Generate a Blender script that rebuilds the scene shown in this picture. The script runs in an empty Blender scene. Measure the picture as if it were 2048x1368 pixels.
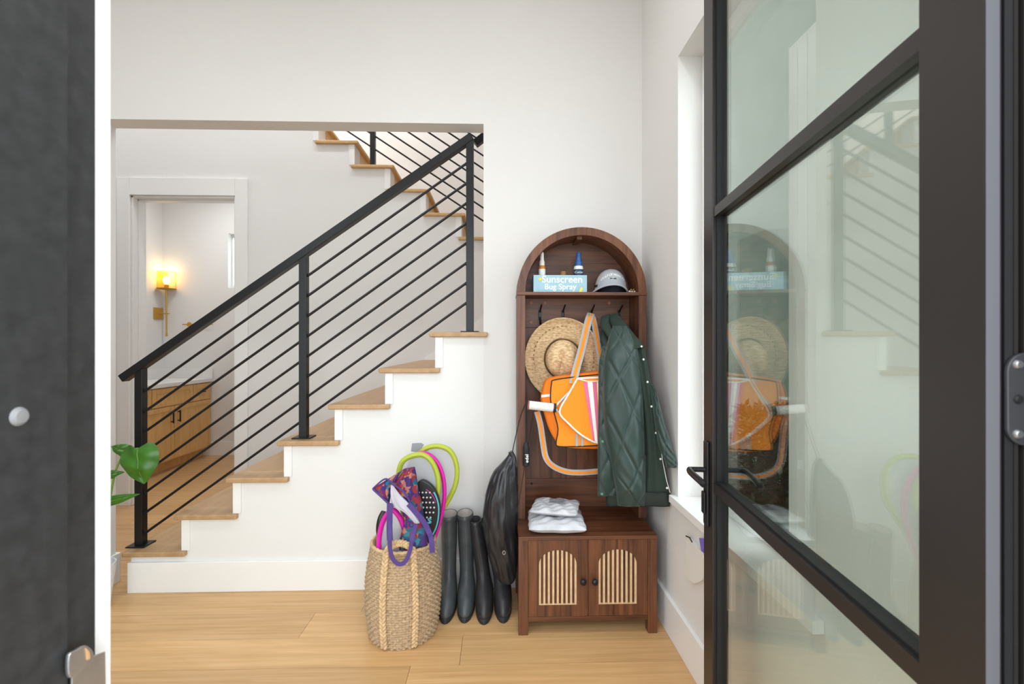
import bpy, math, random
from math import sin, cos, pi, atan, radians
from mathutils import Vector as V, Matrix
random.seed(7)
C = bpy.context.scene.collection
sc = bpy.context.scene

# ---------------------------------------------------------------- camera
F, CX, HZ, EYE = 930.0, 1024.0, 690.0, 1.27
TH = atan(26 / F)
cd = bpy.data.cameras.new('camera'); cam = bpy.data.objects.new('camera', cd); C.objects.link(cam)
cam.location = (0, 0, EYE); cam.rotation_euler = (pi / 2, 0, -TH)
cd.sensor_width = 36; cd.lens = 36 * F / 2048; cd.shift_y = 6 / 2048; cd.clip_start = .02
cd.dof.use_dof = True; cd.dof.focus_distance = 2.35; cd.dof.aperture_fstop = 6.3
sc.camera = cam
sc.view_settings.view_transform = 'Standard'; sc.view_settings.look = 'None'
sc.view_settings.gamma = 1; sc.view_settings.use_curve_mapping = False
sc.view_settings.exposure = -0.36
# ---------------------------------------------------------------- world + lights
w = bpy.data.worlds.new('sky'); sc.world = w; w.use_nodes = True
bg = w.node_tree.nodes['Background']; bg.inputs[0].default_value = (.90, .95, 1, 1); bg.inputs[1].default_value = 6.0

def area(name, loc, rot, sx, sy, power, col=(1, 1, 1), portal=False, shape='RECTANGLE'):
    l = bpy.data.lights.new(name, 'AREA'); l.shape = shape; l.size = sx
    if shape == 'RECTANGLE': l.size_y = sy
    l.energy = power; l.color = col
    if portal: l.cycles.is_portal = True
    o = bpy.data.objects.new(name, l); C.objects.link(o); o.location = loc; o.rotation_euler = rot
    return o
area('doorway_portal', (.02, .16, 1.22), (pi / 2, 0, 0), 1.0, 2.44, 1, portal=True)
area('added_window_portal', (-1.35, .28, 1.3), (pi / 2, 0, 0), 1.1, 2.2, 1, portal=True)  # portal of the unseen window added left of the entry door
area('window_portal', (.98, 1.52, 1.55), (0, -pi / 2, 0), 1.9, .9, 1, portal=True)
WARM = (.97, .98, 1)
for i, (x, y) in enumerate(((-1.6, 1.35), (-.55, 1.2), (.2, 1.35), (-2.6, 1.3))):
    area('entry_fill', (x, y, 3.385), (0, 0, 0), .16, .16, 8, WARM, shape='DISK')  # unseen ceiling fill lights, added to brighten the entry
for x, y in ((-3.3, 3.0), (-1.9, 3.1), (-.8, 3.1), (-1.2, 4.4), (-2.4, 4.4)):
    area('stairwell_fill', (x, y, 4.58), (0, 0, 0), .16, .16, 17, WARM, shape='DISK')  # added fill lights for the stairwell, out of view
area('bathroom_fill', (-2.9, 4.7, 3.07), (0, 0, 0), .14, .14, 15, WARM, shape='DISK')  # unseen fill light added to lift the bathroom walls

# ---------------------------------------------------------------- photo pixel -> place
FW = V((sin(TH), cos(TH), 0)); RT = V((cos(TH), -sin(TH), 0)); UP = V((0, 0, 1)); EY = V((0, 0, EYE))
def ray(px, py): return FW + RT * ((px - CX) / F) + UP * ((HZ - py) / F)
def aty(px, py, y): d = ray(px, py); return EY + d * (y / d.y)
def atx(px, py, x): d = ray(px, py); return EY + d * (x / d.x)
def atz(px, py, z): d = ray(px, py); return EY + d * ((z - EYE) / d.z)

# ---------------------------------------------------------------- materials
MATS = {}
def nt(name):
    m = bpy.data.materials.new(name); m.use_nodes = True; t = m.node_tree
    return m, t, t.nodes['Principled BSDF'], t.nodes, t.links
def pm(name, col, rough=.5, metal=0, var=0, vscale=20, bump=0, bscale=200, spec=None, trans=0, alpha=None, emit=None, estr=0, sheen=0):
    m, t, p, N, L = nt(name)
    p.inputs['Base Color'].default_value = (*col, 1); p.inputs['Roughness'].default_value = rough
    p.inputs['Metallic'].default_value = metal
    if spec is not None: p.inputs['Specular IOR Level'].default_value = spec
    if trans: p.inputs['Transmission Weight'].default_value = trans
    if sheen: p.inputs['Sheen Weight'].default_value = sheen
    if emit: p.inputs['Emission Color'].default_value = (*emit, 1); p.inputs['Emission Strength'].default_value = estr
    tc = N.new('ShaderNodeTexCoord')
    if var:
        n = N.new('ShaderNodeTexNoise'); n.inputs['Scale'].default_value = vscale; n.inputs['Detail'].default_value = 5
        r = N.new('ShaderNodeValToRGB')
        r.color_ramp.elements[0].color = (*[c * (1 - var) for c in col], 1); r.color_ramp.elements[1].color = (*[min(1, c * (1 + var)) for c in col], 1)
        r.color_ramp.elements[0].position = .3; r.color_ramp.elements[1].position = .7
        L.new(tc.outputs['Object'], n.inputs['Vector']); L.new(n.outputs[0], r.inputs[0]); L.new(r.outputs[0], p.inputs['Base Color'])
    if bump:
        n = N.new('ShaderNodeTexNoise'); n.inputs['Scale'].default_value = bscale; n.inputs['Detail'].default_value = 3
        b = N.new('ShaderNodeBump'); b.inputs['Strength'].default_value = bump; b.inputs['Distance'].default_value = .003
        L.new(tc.outputs['Object'], n.inputs['Vector']); L.new(n.outputs[0], b.inputs['Height']); L.new(b.outputs[0], p.inputs['Normal'])
    MATS[name] = m; return m
def wood(name, dark, light, stretch, rough=.42, scale=1.0, rnd=.0):
    m, t, p, N, L = nt(name); p.inputs['Roughness'].default_value = rough
    tc = N.new('ShaderNodeTexCoord'); mp = N.new('ShaderNodeMapping'); mp.inputs['Scale'].default_value = [s * scale for s in stretch]
    oi = N.new('ShaderNodeObjectInfo'); add = N.new('ShaderNodeVectorMath'); add.operation = 'ADD'
    sc_ = N.new('ShaderNodeVectorMath'); sc_.operation = 'SCALE'; sc_.inputs[0].default_value = (3.1, 5.7, 2.3)
    L.new(oi.outputs['Random'], sc_.inputs['Scale']); L.new(tc.outputs['Object'], add.inputs[0]); L.new(sc_.outputs[0], add.inputs[1])
    L.new(add.outputs[0], mp.inputs[0])
    n = N.new('ShaderNodeTexNoise'); n.inputs['Scale'].default_value = 4; n.inputs['Detail'].default_value = 9; n.inputs['Roughness'].default_value = .62; n.inputs['Distortion'].default_value = .5
    L.new(mp.outputs[0], n.inputs['Vector'])
    r = N.new('ShaderNodeValToRGB'); e = r.color_ramp.elements
    e[0].position = .3; e[0].color = (*dark, 1); e[1].position = .7; e[1].color = (*light, 1)
    L.new(n.outputs[0], r.inputs[0])
    hs = N.new('ShaderNodeHueSaturation'); mr = N.new('ShaderNodeMapRange'); mr.inputs['To Min'].default_value = 1 - rnd; mr.inputs['To Max'].default_value = 1 + rnd
    L.new(oi.outputs['Random'], mr.inputs[0]); L.new(mr.outputs[0], hs.inputs['Value']); L.new(r.outputs[0], hs.inputs['Color'])
    L.new(hs.outputs[0], p.inputs['Base Color'])
    b = N.new('ShaderNodeBump'); b.inputs['Strength'].default_value = .08; b.inputs['Distance'].default_value = .002
    L.new(n.outputs[0], b.inputs['Height']); L.new(b.outputs[0], p.inputs['Normal'])
    MATS[name] = m; return m
def glass(name, tint, ior=1.5):
    m, t, p, N, L = nt(name); N.remove(p); out = N['Material Output']
    lw = N.new('ShaderNodeLayerWeight'); lw.inputs[0].default_value = .5      # Schlick reflectance, alike from both faces
    pw = N.new('ShaderNodeMath'); pw.operation = 'POWER'; pw.inputs[1].default_value = 5; L.new(lw.outputs['Facing'], pw.inputs[0])
    f = N.new('ShaderNodeMapRange'); r0 = ((ior - 1) / (ior + 1)) ** 2; f.inputs['To Min'].default_value = r0; f.inputs['To Max'].default_value = 1
    L.new(pw.outputs[0], f.inputs[0])
    a = N.new('ShaderNodeBsdfTransparent'); a.inputs[0].default_value = (*tint, 1)
    g = N.new('ShaderNodeBsdfGlossy'); g.inputs['Roughness'].default_value = 0
    x = N.new('ShaderNodeMixShader'); L.new(f.outputs[0], x.inputs[0]); L.new(a.outputs[0], x.inputs[1]); L.new(g.outputs[0], x.inputs[2])
    L.new(x.outputs[0], out.inputs[0]); MATS[name] = m; return m
def printed(name, cols, scale, rough=.7):
    m, t, p, N, L = nt(name); p.inputs['Roughness'].default_value = rough
    tc = N.new('ShaderNodeTexCoord'); n = N.new('ShaderNodeTexNoise'); n.inputs['Scale'].default_value = 25
    mx = N.new('ShaderNodeMix'); mx.data_type = 'RGBA'; mx.inputs[0].default_value = .06
    L.new(tc.outputs['Object'], n.inputs['Vector']); L.new(tc.outputs['Object'], mx.inputs[6]); L.new(n.outputs['Color'], mx.inputs[7])
    v = N.new('ShaderNodeTexVoronoi'); v.inputs['Scale'].default_value = scale; L.new(mx.outputs[2], v.inputs['Vector'])
    s = N.new('ShaderNodeSeparateColor'); L.new(v.outputs['Color'], s.inputs[0])
    r = N.new('ShaderNodeValToRGB'); r.color_ramp.interpolation = 'CONSTANT'; e = r.color_ramp.elements
    while len(e) < len(cols): e.new(.5)
    for i, c in enumerate(cols): e[i].position = i / len(cols); e[i].color = (*c, 1)
    L.new(s.outputs[0], r.inputs[0]); L.new(r.outputs[0], p.inputs['Base Color']); MATS[name] = m; return m

plaster = pm('plaster', (.80, .785, .765), .85, bump=.25, bscale=260)
plaster_w = pm('white_plaster', (.83, .825, .815), .8, bump=.2, bscale=260)
trimw = pm('white_trim_paint', (.90, .895, .885), .38)
oak = wood('oak_floor', (.55, .315, .13), (.73, .46, .22), (.4, 12, 3), .38, 1.0, .08)
oak_tread = wood('oak_tread', (.42, .25, .12), (.55, .35, .18), (6, .7, 6), .42, 1.0, .06)
oak_riser = wood('oak_riser', (.55, .33, .13), (.68, .44, .20), (5, .7, 5), .45)
van_wood = wood('vanity_oak', (.68, .38, .12), (.82, .51, .20), (5, 5, .6), .45)
wal_v = wood('walnut_vertical', (.045, .014, .006), (.215, .076, .029), (8, 8, .45), .42, 1.3, .10)
wal_h = wood('walnut_horizontal', (.045, .014, .006), (.205, .072, .028), (.45, 8, 8), .42, 1.3, .10)
slatw = pm('pale_slat_wood', (.66, .46, .27), .5, var=.12, vscale=40)
black = pm('black_metal', (.012, .012, .014), .35, .3)
bronze = pm('dark_bronze_metal', (.030, .026, .024), .38, .35, bump=.05, bscale=500)
frameblk = pm('charcoal_frame_metal', (.035, .035, .036), .5, .1, var=.25, vscale=60)
rubber = pm('rubber_gasket', (.006, .006, .007), .6)
greymet = pm('lit_edge_metal', (.16, .16, .175), .4, .4)  # paler than the door bronze: outdoor light put into the colour
steel = pm('brushed_steel', (.55, .55, .55), .32, .9, var=.1, vscale=30)
brass = pm('brass', (.62, .36, .07), .32, .85)
doorglass = glass('door_glass', (.945, .990, .960), 2.0)
winglass = glass('window_glass', (.94, .97, .95), 1.45)
amberglass = glass('sconce_glass', (1, .90, .66), 1.3)
stone = pm('white_quartz', (.84, .82, .80), .25)

# ---------------------------------------------------------------- geometry helpers
def box(x0, x1, y0, y1, z0, z1):
    v = [V((x, y, z)) for z in (z0, z1) for y in (y0, y1) for x in (x0, x1)]
    return v, [(0, 2, 3, 1), (4, 5, 7, 6), (0, 1, 5, 4), (2, 6, 7, 3), (0, 4, 6, 2), (1, 3, 7, 5)]
def join(*gs):
    v, f = [], []
    for g in gs:
        o = len(v); v += list(g[0]); f += [tuple(i + o for i in q) for q in g[1]]
    return v, f
def prism(poly, ext):
    p = [V(q) for q in poly]; n = len(p); e = V(ext)
    f = [tuple(range(n)), tuple(reversed(range(n, 2 * n)))] + [((i + 1) % n, i, n + i, n + (i + 1) % n) for i in range(n)]
    return p + [q + e for q in p], f
def loft(rings, cap=True, closed=True):
    n = len(rings[0]); v = [V(p) for r in rings for p in r]; f = []
    for i in range(len(rings) - 1):
        for j in range(n if closed else n - 1):
            k = (j + 1) % n; f.append((i * n + j, i * n + k, (i + 1) * n + k, (i + 1) * n + j))
    if cap and closed: f += [tuple(reversed(range(n))), tuple(range((len(rings) - 1) * n, len(rings) * n))]
    return v, f
def smooth_pts(pts, m=6, loop=False):
    P = [V(p) for p in pts]; out = []; n = len(P)
    for i in range(n if loop else n - 1):
        g = (lambda k: P[k % n]) if loop else (lambda k: P[min(max(k, 0), n - 1)])
        a, b, c, d = g(i - 1), g(i), g(i + 1), g(i + 2)
        for s in range(m):
            t = s / m; out.append(.5 * (2 * b + (c - a) * t + (2 * a - 5 * b + 4 * c - d) * t * t + (3 * b - a - 3 * c + d) * t ** 3))
    if not loop: out.append(P[-1])
    return out
def tube(pts, r, n=10, loop=False, flat=1.0):
    P = [V(p) for p in pts]; m = len(P); rings = []; up = None
    for i in range(m):
        t = (P[(i + 1) % m] - P[i - 1]) if loop else (P[min(i + 1, m - 1)] - P[max(i - 1, 0)])
        t.normalize()
        if up is None: up = V((0, 0, 1)) if abs(t.z) < .9 else V((0, 1, 0))
        s = t.cross(up).normalized(); up = s.cross(t).normalized()
        q = r[i] if isinstance(r, (list, tuple)) else r
        rings.append([P[i] + s * (q * cos(2 * pi * k / n)) + up * (q * flat * sin(2 * pi * k / n)) for k in range(n)])
    if loop: rings.append(rings[0]); return loft(rings, cap=False)
    return loft(rings)
def ribbon(pts, width, thick, nrm):
    P = [V(p) for p in pts]; m = len(P); rings = []
    for i in range(m):
        t = (P[min(i + 1, m - 1)] - P[max(i - 1, 0)]).normalized()
        nn = V(nrm(i / (m - 1)) if callable(nrm) else nrm); s = t.cross(nn).normalized(); q = s.cross(t).normalized()
        a, b = s * width / 2, q * thick / 2
        rings.append([P[i] - a - b, P[i] + a - b, P[i] + a + b, P[i] - a + b])
    return loft(rings)
def lathe(prof, c, n=24, axis='z'):
    c = V(c); rings = []
    for r, h in prof:
        ring = []
        for k in range(n):
            a = 2 * pi * k / n; x, y = r * cos(a), r * sin(a)
            ring.append(c + {'z': V((x, y, h)), 'y': V((x, -h, y)), 'x': V((h, x, y))}[axis])
        rings.append(ring)
    return loft(rings)
def panel(Lp, Rp, bulge=.02, thick=.006, rows=30, cols=16, fold=0, freq=3, ph=0., disp=None, taper=True):
    L_ = smooth_pts(Lp, 8); R_ = smooth_pts(Rp, 8); m = min(len(L_), len(R_))
    def samp(S, t): x = t * (len(S) - 1); i = min(int(x), len(S) - 2); return S[i].lerp(S[i + 1], x - i)
    rings = []
    for i in range(rows + 1):
        t = i / rows; a, b = samp(L_, t), samp(R_, t); fr, bk = [], []
        et = min(1, .35 + 4 * min(t, 1 - t)) if taper else 1
        for j in range(cols + 1):
            u = j / cols; p = a.lerp(b, u); k = math.sqrt(max(0, 1 - (2 * u - 1) ** 2))
            d = bulge * k * et + fold * k * sin(2 * pi * freq * u + ph + 2.5 * t)
            if disp: d += disp(u, t) * k
            fr.append(p + V((0, -d, 0))); bk.append(p + V((0, thick, 0)))
        rings.append(fr + bk[::-1])
    return loft(rings)
def px(pts): return [aty(*p) for p in pts]

ORG = {}
def mk(name, geo, mat, parent=None, smooth=False, bevel=0, seg=2, origin=None, mats=None, fm=None):
    v, f = geo; v = [V(p) for p in v]
    if parent is not None: o0 = ORG[parent.name]
    elif origin is not None: o0 = V(origin)
    else:
        xs = [p.x for p in v]; ys = [p.y for p in v]; zs = [p.z for p in v]
        o0 = V(((min(xs) + max(xs)) / 2, (min(ys) + max(ys)) / 2, min(zs)))
    me = bpy.data.meshes.new(name); me.from_pydata([p - o0 for p in v], [], f); me.update()
    import bmesh
    bm = bmesh.new(); bm.from_mesh(me); bmesh.ops.recalc_face_normals(bm, faces=bm.faces); bm.to_mesh(me); bm.free()
    me.materials.append(mat)
    if smooth:
        for p in me.polygons: p.use_smooth = True
        if smooth != 'all': me.set_sharp_from_angle(angle=radians(40))
    o = bpy.data.objects.new(name, me); C.objects.link(o)
    if parent is not None: o.parent = parent
    else: o.location = o0
    ORG[o.name] = o0
    if bevel:
        b = o.modifiers.new('bevel', 'BEVEL'); b.width = bevel; b.segments = seg; b.limit_method = 'ANGLE'
    return o
def tag(o, label, cat, group=None):
    o['label'] = label; o['category'] = cat
    if group: o['group'] = group
    return o
def thing(name, label, cat, loc, group=None):
    o = bpy.data.objects.new(name, None); C.objects.link(o); o.location = loc; o.empty_display_size = .05
    ORG[o.name] = V(loc); return tag(o, label, cat, group)
def S(name, geo, mat, **k):
    o = mk(name, geo, mat, **k); o['kind'] = 'structure'; return o
def text(name, body, size, mat, parent, place, extrude=.0006, align='CENTER', shear=0, bold=0):
    cu = bpy.data.curves.new('t', 'FONT'); cu.body = body; cu.size = size; cu.align_x = align; cu.align_y = 'CENTER'; cu.extrude = extrude; cu.shear = shear; cu.offset = bold; cu.resolution_u = 4
    t = bpy.data.objects.new('t', cu); C.objects.link(t); bpy.context.view_layer.update()
    me = bpy.data.meshes.new_from_object(t.evaluated_get(bpy.context.evaluated_depsgraph_get()))
    v = [place(p.co.x, p.co.y, p.co.z) for p in me.vertices]; f = [tuple(p.vertices) for p in me.polygons]
    bpy.data.objects.remove(t); return mk(name, (v, f), mat, parent)

# ================================================================= SETTING
YW, YB, Y2, XR = 2.445, 2.43, 3.77, .757       # stair wall face, its baseboard, door wall, right wall
XL, XO = aty(198, 700, YW).x, aty(967, 500, YW).x   # the opening's left and right jamb
ZH = aty(600, 243, YW).z                        # header
floor = S('floor', box(-4.3, .93, .05, 5.6, -.08, -.014), pm('subfloor', (.10, .06, .03), .9), origin=(0, 0, 0))
row = 0; y = .14
while y < 5.5:
    x = -4.25 - random.random() * 1.7; wd = .19
    while x < .86:
        ln = random.choice((1.5, 1.9, 2.2))
        a, b = max(x, -4.25), min(x + ln, .86)
        if b - a > .02: mk('plank', box(a + .0007, b - .0007, y + .0007, y + wd - .0007, -.014, 0), oak, floor)
        x += ln
    y += wd
S('ground', box(-8, 12, -12, .05, -.12, -.03), pm('concrete_paving', (.42, .41, .39), .9, var=.1))
S('wall_back', join(box(-4.3, XL, YW, YW + .105, 0, 3.4), box(XL, XO, YW, YW + .105, ZH, 3.4), box(XO, .93, YW, YW + .105, 0, 3.4)), plaster)
S('ceiling', box(-4.3, .93, .2, YW + .1, 3.4, 3.45), plaster_w)
S('ceiling_stairwell', box(-4.3, .93, YW, 5.7, 4.6, 4.65), plaster_w)
S('wall_left', box(-4.36, -4.3, .2, 5.7, 0, 4.65), plaster)
S('wall_stairwell_right', box(.87, .93, YW + .106, 5.02, 0, 4.6), plaster)
S('wall_stairwell_upper', box(-4.3, .93, YW + .05, YW + .105, 3.45, 4.6), plaster)
S('wall_far', box(-2.0, .93, 5.02, 5.08, 0, 4.6), plaster)
S('wall_far_left', box(-4.3, -2.0, 3.95, 4.0, 3.13, 4.65), plaster)
# right wall with its window opening
wy0, wy1 = atx(1632, 700, XR).y, atx(1356, 700, XR).y
wz0, wz1 = .625, aty(1357, 113, wy1).z
S('wall_right', join(box(XR, XR + .17, .2, wy0, 0, 3.4), box(XR, XR + .17, wy1, YW, 0, 3.4), box(XR, XR + .17, wy0, wy1, 0, wz0), box(XR, XR + .17, wy0, wy1, wz1, 3.4)), plaster)
S('wall_front', join(box(-4.3, -1.9, .30, .551, 0, 3.4), box(-1.9, -.8, .30, .551, 0, .2), box(-1.9, -.8, .30, .551, 2.4, 3.4), box(-.8, -.5, .30, .551, 0, 3.4), box(.62, XR, .30, .50, 0, 3.4), box(-.475, .62, .30, .551, 2.5, 3.4)), plaster_w)
S('baseboard_right', box(XR - .018, XR, .56, YW, 0, .165), trimw, bevel=.003)
bx_right = S('baseboard_back', box(XO - .02, XR - .018, YB, YW, 0, .155), trimw, bevel=.003)
S('baseboard_left', join(box(-4.3, XL + .015, YB, YW, 0, .155), box(XL + .0001, XL + .015, YW, YW + .105, 0, .155), box(-4.3, XL + .015, YW + .105, YW + .12, 0, .155)), trimw, bevel=.003)
S('trim_1', join(box(XR - .028, XR - .0005, wy0 - .03, wy1 + .03, wz0 - .028, wz0 + .003), box(XR - .001, XR + .15, wy0 + .0005, wy1 - .0005, wz0 + .0005, wz0 + .003)), trimw, bevel=.004)   # window sill
win = S('window_1', join(box(.86, .91, wy0 + .001, wy0 + .05, wz0 + .004, wz1 - .001), box(.86, .91, wy1 - .05, wy1 - .001, wz0 + .004, wz1 - .001), box(.86, .91, wy0 + .05, wy1 - .05, wz0 + .004, wz0 + .05), box(.86, .91, wy0 + .05, wy1 - .05, wz1 - .05, wz1 - .001)), trimw, origin=(.88, 1.5, wz0))
mk('pane', box(.884, .889, wy0 + .05, wy1 - .05, wz0 + .05, wz1 - .05), winglass, win)
sx0 = atx(1593, 600, .875).y
for k in range(6):
    a = sx0 - k * (sx0 - wy0) / 6; b = a - (sx0 - wy0) / 6 + .004
    mk('frame_rib', box(.852, .868, min(a, b), max(a, b), wz0 + .02, wz1 - .35), trimw, win)
w3 = S('added_window', join(box(-1.9, -1.86, .38, .43, .2, 2.4), box(-.84, -.8, .38, .43, .2, 2.4), box(-1.86, -.84, .38, .43, .2, .24), box(-1.86, -.84, .38, .43, 2.36, 2.4)), trimw)  # unseen window, added to let daylight onto the stringer wall
mk('pane', box(-1.86, -.84, .40, .405, .24, 2.36), winglass, w3)
# entry door frame, left side
fy1, fy2, fy3 = atx(135, 700, -.45).y, atx(190, 700, -.462).y, atx(221, 700, -.464).y
fl = S('trim_2', join(box(-.62, -.45, .20, fy1, 0, 2.5), box(-.62, -.462, fy1, fy2, 0, 2.5)), frameblk, origin=(-.5, .35, 0))
mk('door_frame_return', box(-.62, -.464, fy2, fy3, 0, 2.5), trimw, fl)
XS = -.448
sp = mk('strike_plate', prism([atx(a, b, XS) for a, b in ((168, 1318), (207, 1303), (209, 1420), (140, 1420), (140, 1352))], (.0022, 0, 0)), steel, fl, bevel=.0006)
lip = smooth_pts([atx(a, b, XS + .003) for a, b in ((131, 1312), (146, 1300), (165, 1291), (179, 1302), (180, 1320), (160, 1338), (133, 1356))], 4, True)
mk('strike_lip', prism(lip, (.004, 0, 0)), steel, sp, bevel=.001)
mk('strike_insert', prism([atx(a, b, XS + .0072) for a, b in ((170, 1296), (178, 1304), (179, 1318), (173, 1320), (172, 1306))], (.0008, 0, 0)), pm('worn_wood_filler', (.62, .36, .16), .7), sp)
b0 = atx(38, 833, -.4495)
mk('frame_bumper', lathe([(0, .004), (.006, .0035), (.0085, .001), (.009, 0)], b0, 16, 'x'), pm('white_rubber', (.26, .26, .26), .5), fl, smooth=True)
S('trim_3', join(box(.56, .66, .30, .44, 0, 2.5), box(-.475, .66, .30, .46, 2.44, 2.5)), frameblk)
# entry door, open
O3 = lambda a, t, z: (lambda zc, xc: V((0, 0, z)) + FW * zc + RT * xc)(.487 + (a * 1 - t * .0957) / 1.00457, .4495 + .0957 * .487 + (a * .0957 + t) / 1.00457)
def dbox(a0, a1, t0, t1, z0, z1):
    v, f = box(a0, a1, t0, t1, z0, z1); return [O3(p.x, p.y, p.z) for p in v], f
door = S('door_1', dbox(.0, .09, 0, .015, .02, 2.42), bronze, origin=O3(0, 0, 0))
door['label'] = 'open dark steel framed glass entry door'; 
mk('hinge_stile', dbox(.012, .09, .015, .045, .02, 2.42), bronze, door)
mk('edge_face', dbox(-.0006, 0, .0, .013, .02, 2.42), greymet, door)  # end face in a lighter colour, standing in for daylight on it
mk('gasket', dbox(.0, .012, .018, .026, .02, 2.42), rubber, door)
mk('edge_lip', dbox(.0, .012, .027, .031, .02, 2.42), bronze, door)
mk('edge_lip', dbox(.0, .012, .036, .045, .02, 2.42), bronze, door)
mk('free_stile', dbox(.857, .937, 0, .045, .02, 2.42), bronze, door, bevel=.002)
mk('top_rail', dbox(.09, .857, 0, .045, 2.34, 2.42), bronze, door)
mk('bottom_rail', dbox(.09, .857, 0, .045, .02, .10), bronze, door)
for z in (1.652, .859): mk('muntin', dbox(.09, .857, .003, .042, z - .014, z + .014), bronze, door)
for z0, z1 in ((.10, .845), (.873, 1.638), (1.666, 2.34)):
    mk('pane', dbox(.09, .857, .0205, .0265, z0, z1), doorglass, door)
    mk('glazing_bead', join(dbox(.849, .857, .010, .038, z0, z1), dbox(.09, .857, .010, .038, z0, z0 + .006)), rubber, door)
hp = mk('escutcheon', dbox(.88, .915, -.009, 0, .735, .985), black, door, bevel=.004)
mk('lock_cylinder', dbox(.884, .911, -.016, -.009, .77, .835), black, hp, bevel=.006)
mk('escutcheon', dbox(.88, .915, .045, .054, .735, .985), black, door, bevel=.004)
for s, t0 in ((-1, 0), (1, .045)):
    q = smooth_pts([O3(.897, t0 + s * .005, .90), O3(.897, t0 + s * .04, .90), O3(.892, t0 + s * .053, .90), O3(.86, t0 + s * .058, .899), O3(.80, t0 + s * .054, .896), O3(.765, t0 + s * .05, .892)], 6)
    mk('lever_handle', tube(q, [.008] * 12 + [.0095] * (len(q) - 14) + [.009, .006], 12), black, door, smooth=True)
hz = EYE - (797 - HZ) / F * .487
hin = mk('hinge', lathe([(.0, .0), (.019, .0), (.02, .002), (.019, .004), (0, .004)], O3(-.002, .034, hz), 24, 'y'), greymet, door, smooth=True)
hv = [O3(-.001, .016 + .036 * (.5 + .5 * cos(a)), hz + (.028 if sin(a) > 0 else -.028) + .02 * sin(a)) for a in [2 * pi * k / 32 for k in range(32)]]
bpy.data.objects.remove(hin)
hin = mk('hinge', prism(hv, FW * -.004), pm('hinge_metal', (.06, .06, .065), .4, .5), door, bevel=.001)
for dz in (.036, 0, -.036):
    mk('screw', lathe([(0, .0065), (.0035, .0065), (.005, .004), (.005, 0)], O3(-.001, .026, hz + dz), 14, 'y'), steel if dz else rubber, hin, smooth=True)
# outdoors seen through the window
S('ground_side', box(.95, 12, .05, 12, -.12, -.03), pm('lawn', (.025, .045, .016), .9, var=.3, vscale=8))
S('wall_neighbour', box(2.9, 3.1, 1.0, 12, -.03, 5.5), pm('grey_green_stucco', (.085, .098, .080), .9, var=.15, vscale=3))
leafg = pm('shrub_leaf', (.018, .034, .014), .6, var=.3, vscale=30)
lv, lf = [], []
for k in range(2600):
    a, h = random.random() * 2 * pi, random.random(); r = .42 * math.sqrt(random.random()) * (1.1 - .5 * h)
    c = V((2.3 + r * cos(a), 3.9 + r * sin(a), -.02 + .75 * h)); d = V((random.gauss(0, 1), random.gauss(0, 1), random.gauss(.3, .6))).normalized(); e = d.cross(V((random.random(), random.random(), 1))).normalized()
    o = len(lv); lv += [c, c + d * .04 + e * .018, c + d * .09, c + d * .04 - e * .018]; lf.append((o, o + 1, o + 2, o + 3))
shr = thing('shrub', 'dark green shrub outside the window', 'shrub', (2.3, 3.9, -.03))
fo = mk('foliage', (lv, lf), leafg, shr); fo['kind'] = 'stuff'
mk('stem', tube([(2.3, 3.9, -.03), (2.32, 3.9, .6), (2.3, 3.92, .7)], [.03, .02, .01], 8), pm('bark', (.1, .07, .05), .9), shr)

# ---- door wall with bathroom doorway, stair-shaped top
dl, dr = aty(262, 600, Y2).x, aty(472, 600, Y2).x; dz = aty(380, 392, Y2).z
t2 = [(1001, 475), (930, 427), (858, 379), (788, 331), (717, 283)]
r2 = (aty(717, 283, Y2).z - aty(1001, 475, Y2).z) / 4; n2 = (aty(1001, 475, Y2).x - aty(717, 283, Y2).x) / 4
X20, Z20 = aty(1001, 475, Y2).x, aty(1001, 475, Y2).z
steps = [(X20 - k * n2, Z20 + k * r2) for k in range(-2, 8)]
S('wall_stair', join(box(-4.3, dl, Y2, Y2 + .14, 0, 3.12), box(dr, -2.0, Y2, Y2 + .14, 0, 3.12), box(dl, dr, Y2, Y2 + .14, dz, 3.12), box(-4.3, -2.0, Y2, Y2 + .14, 3.12, 3.5),
  *[box(max(-2.0, x - .03 - n2), x - .03, Y2, Y2 + .14, 0, z - .025) for x, z in steps if x - .03 > -2.0], box(X20 + 2 * n2 - .03, .87, Y2, Y2 + .14, 0, Z20 - 3 * r2)), plaster_w, origin=(0, Y2, 0))
cas = .098
S('trim_4', join(box(dl - cas, dl, Y2 - .018, Y2, 0, dz + .14), box(dr, dr + cas, Y2 - .018, Y2, 0, dz + .14), box(dl, dr, Y2 - .018, Y2, dz, dz + .14)), trimw, bevel=.003)
S('trim_5', join(box(dl, dl + .015, Y2, Y2 + .14, 0, dz), box(dr - .015, dr, Y2, Y2 + .14, 0, dz), box(dl, dr, Y2, Y2 + .14, dz - .015, dz), box(dl + .015, dl + .027, Y2 + .05, Y2 + .09, 0, dz - .015), box(dl + .015, dr - .015, Y2 + .05, Y2 + .09, dz - .027, dz - .015)), trimw, bevel=.002)
S('baseboard_door_wall', join(box(-4.3, dl - cas, Y2 - .015, Y2, 0, .155), box(dr + cas, -1.0, Y2 - .015, Y2, 0, .155)), trimw, bevel=.003)
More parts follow.
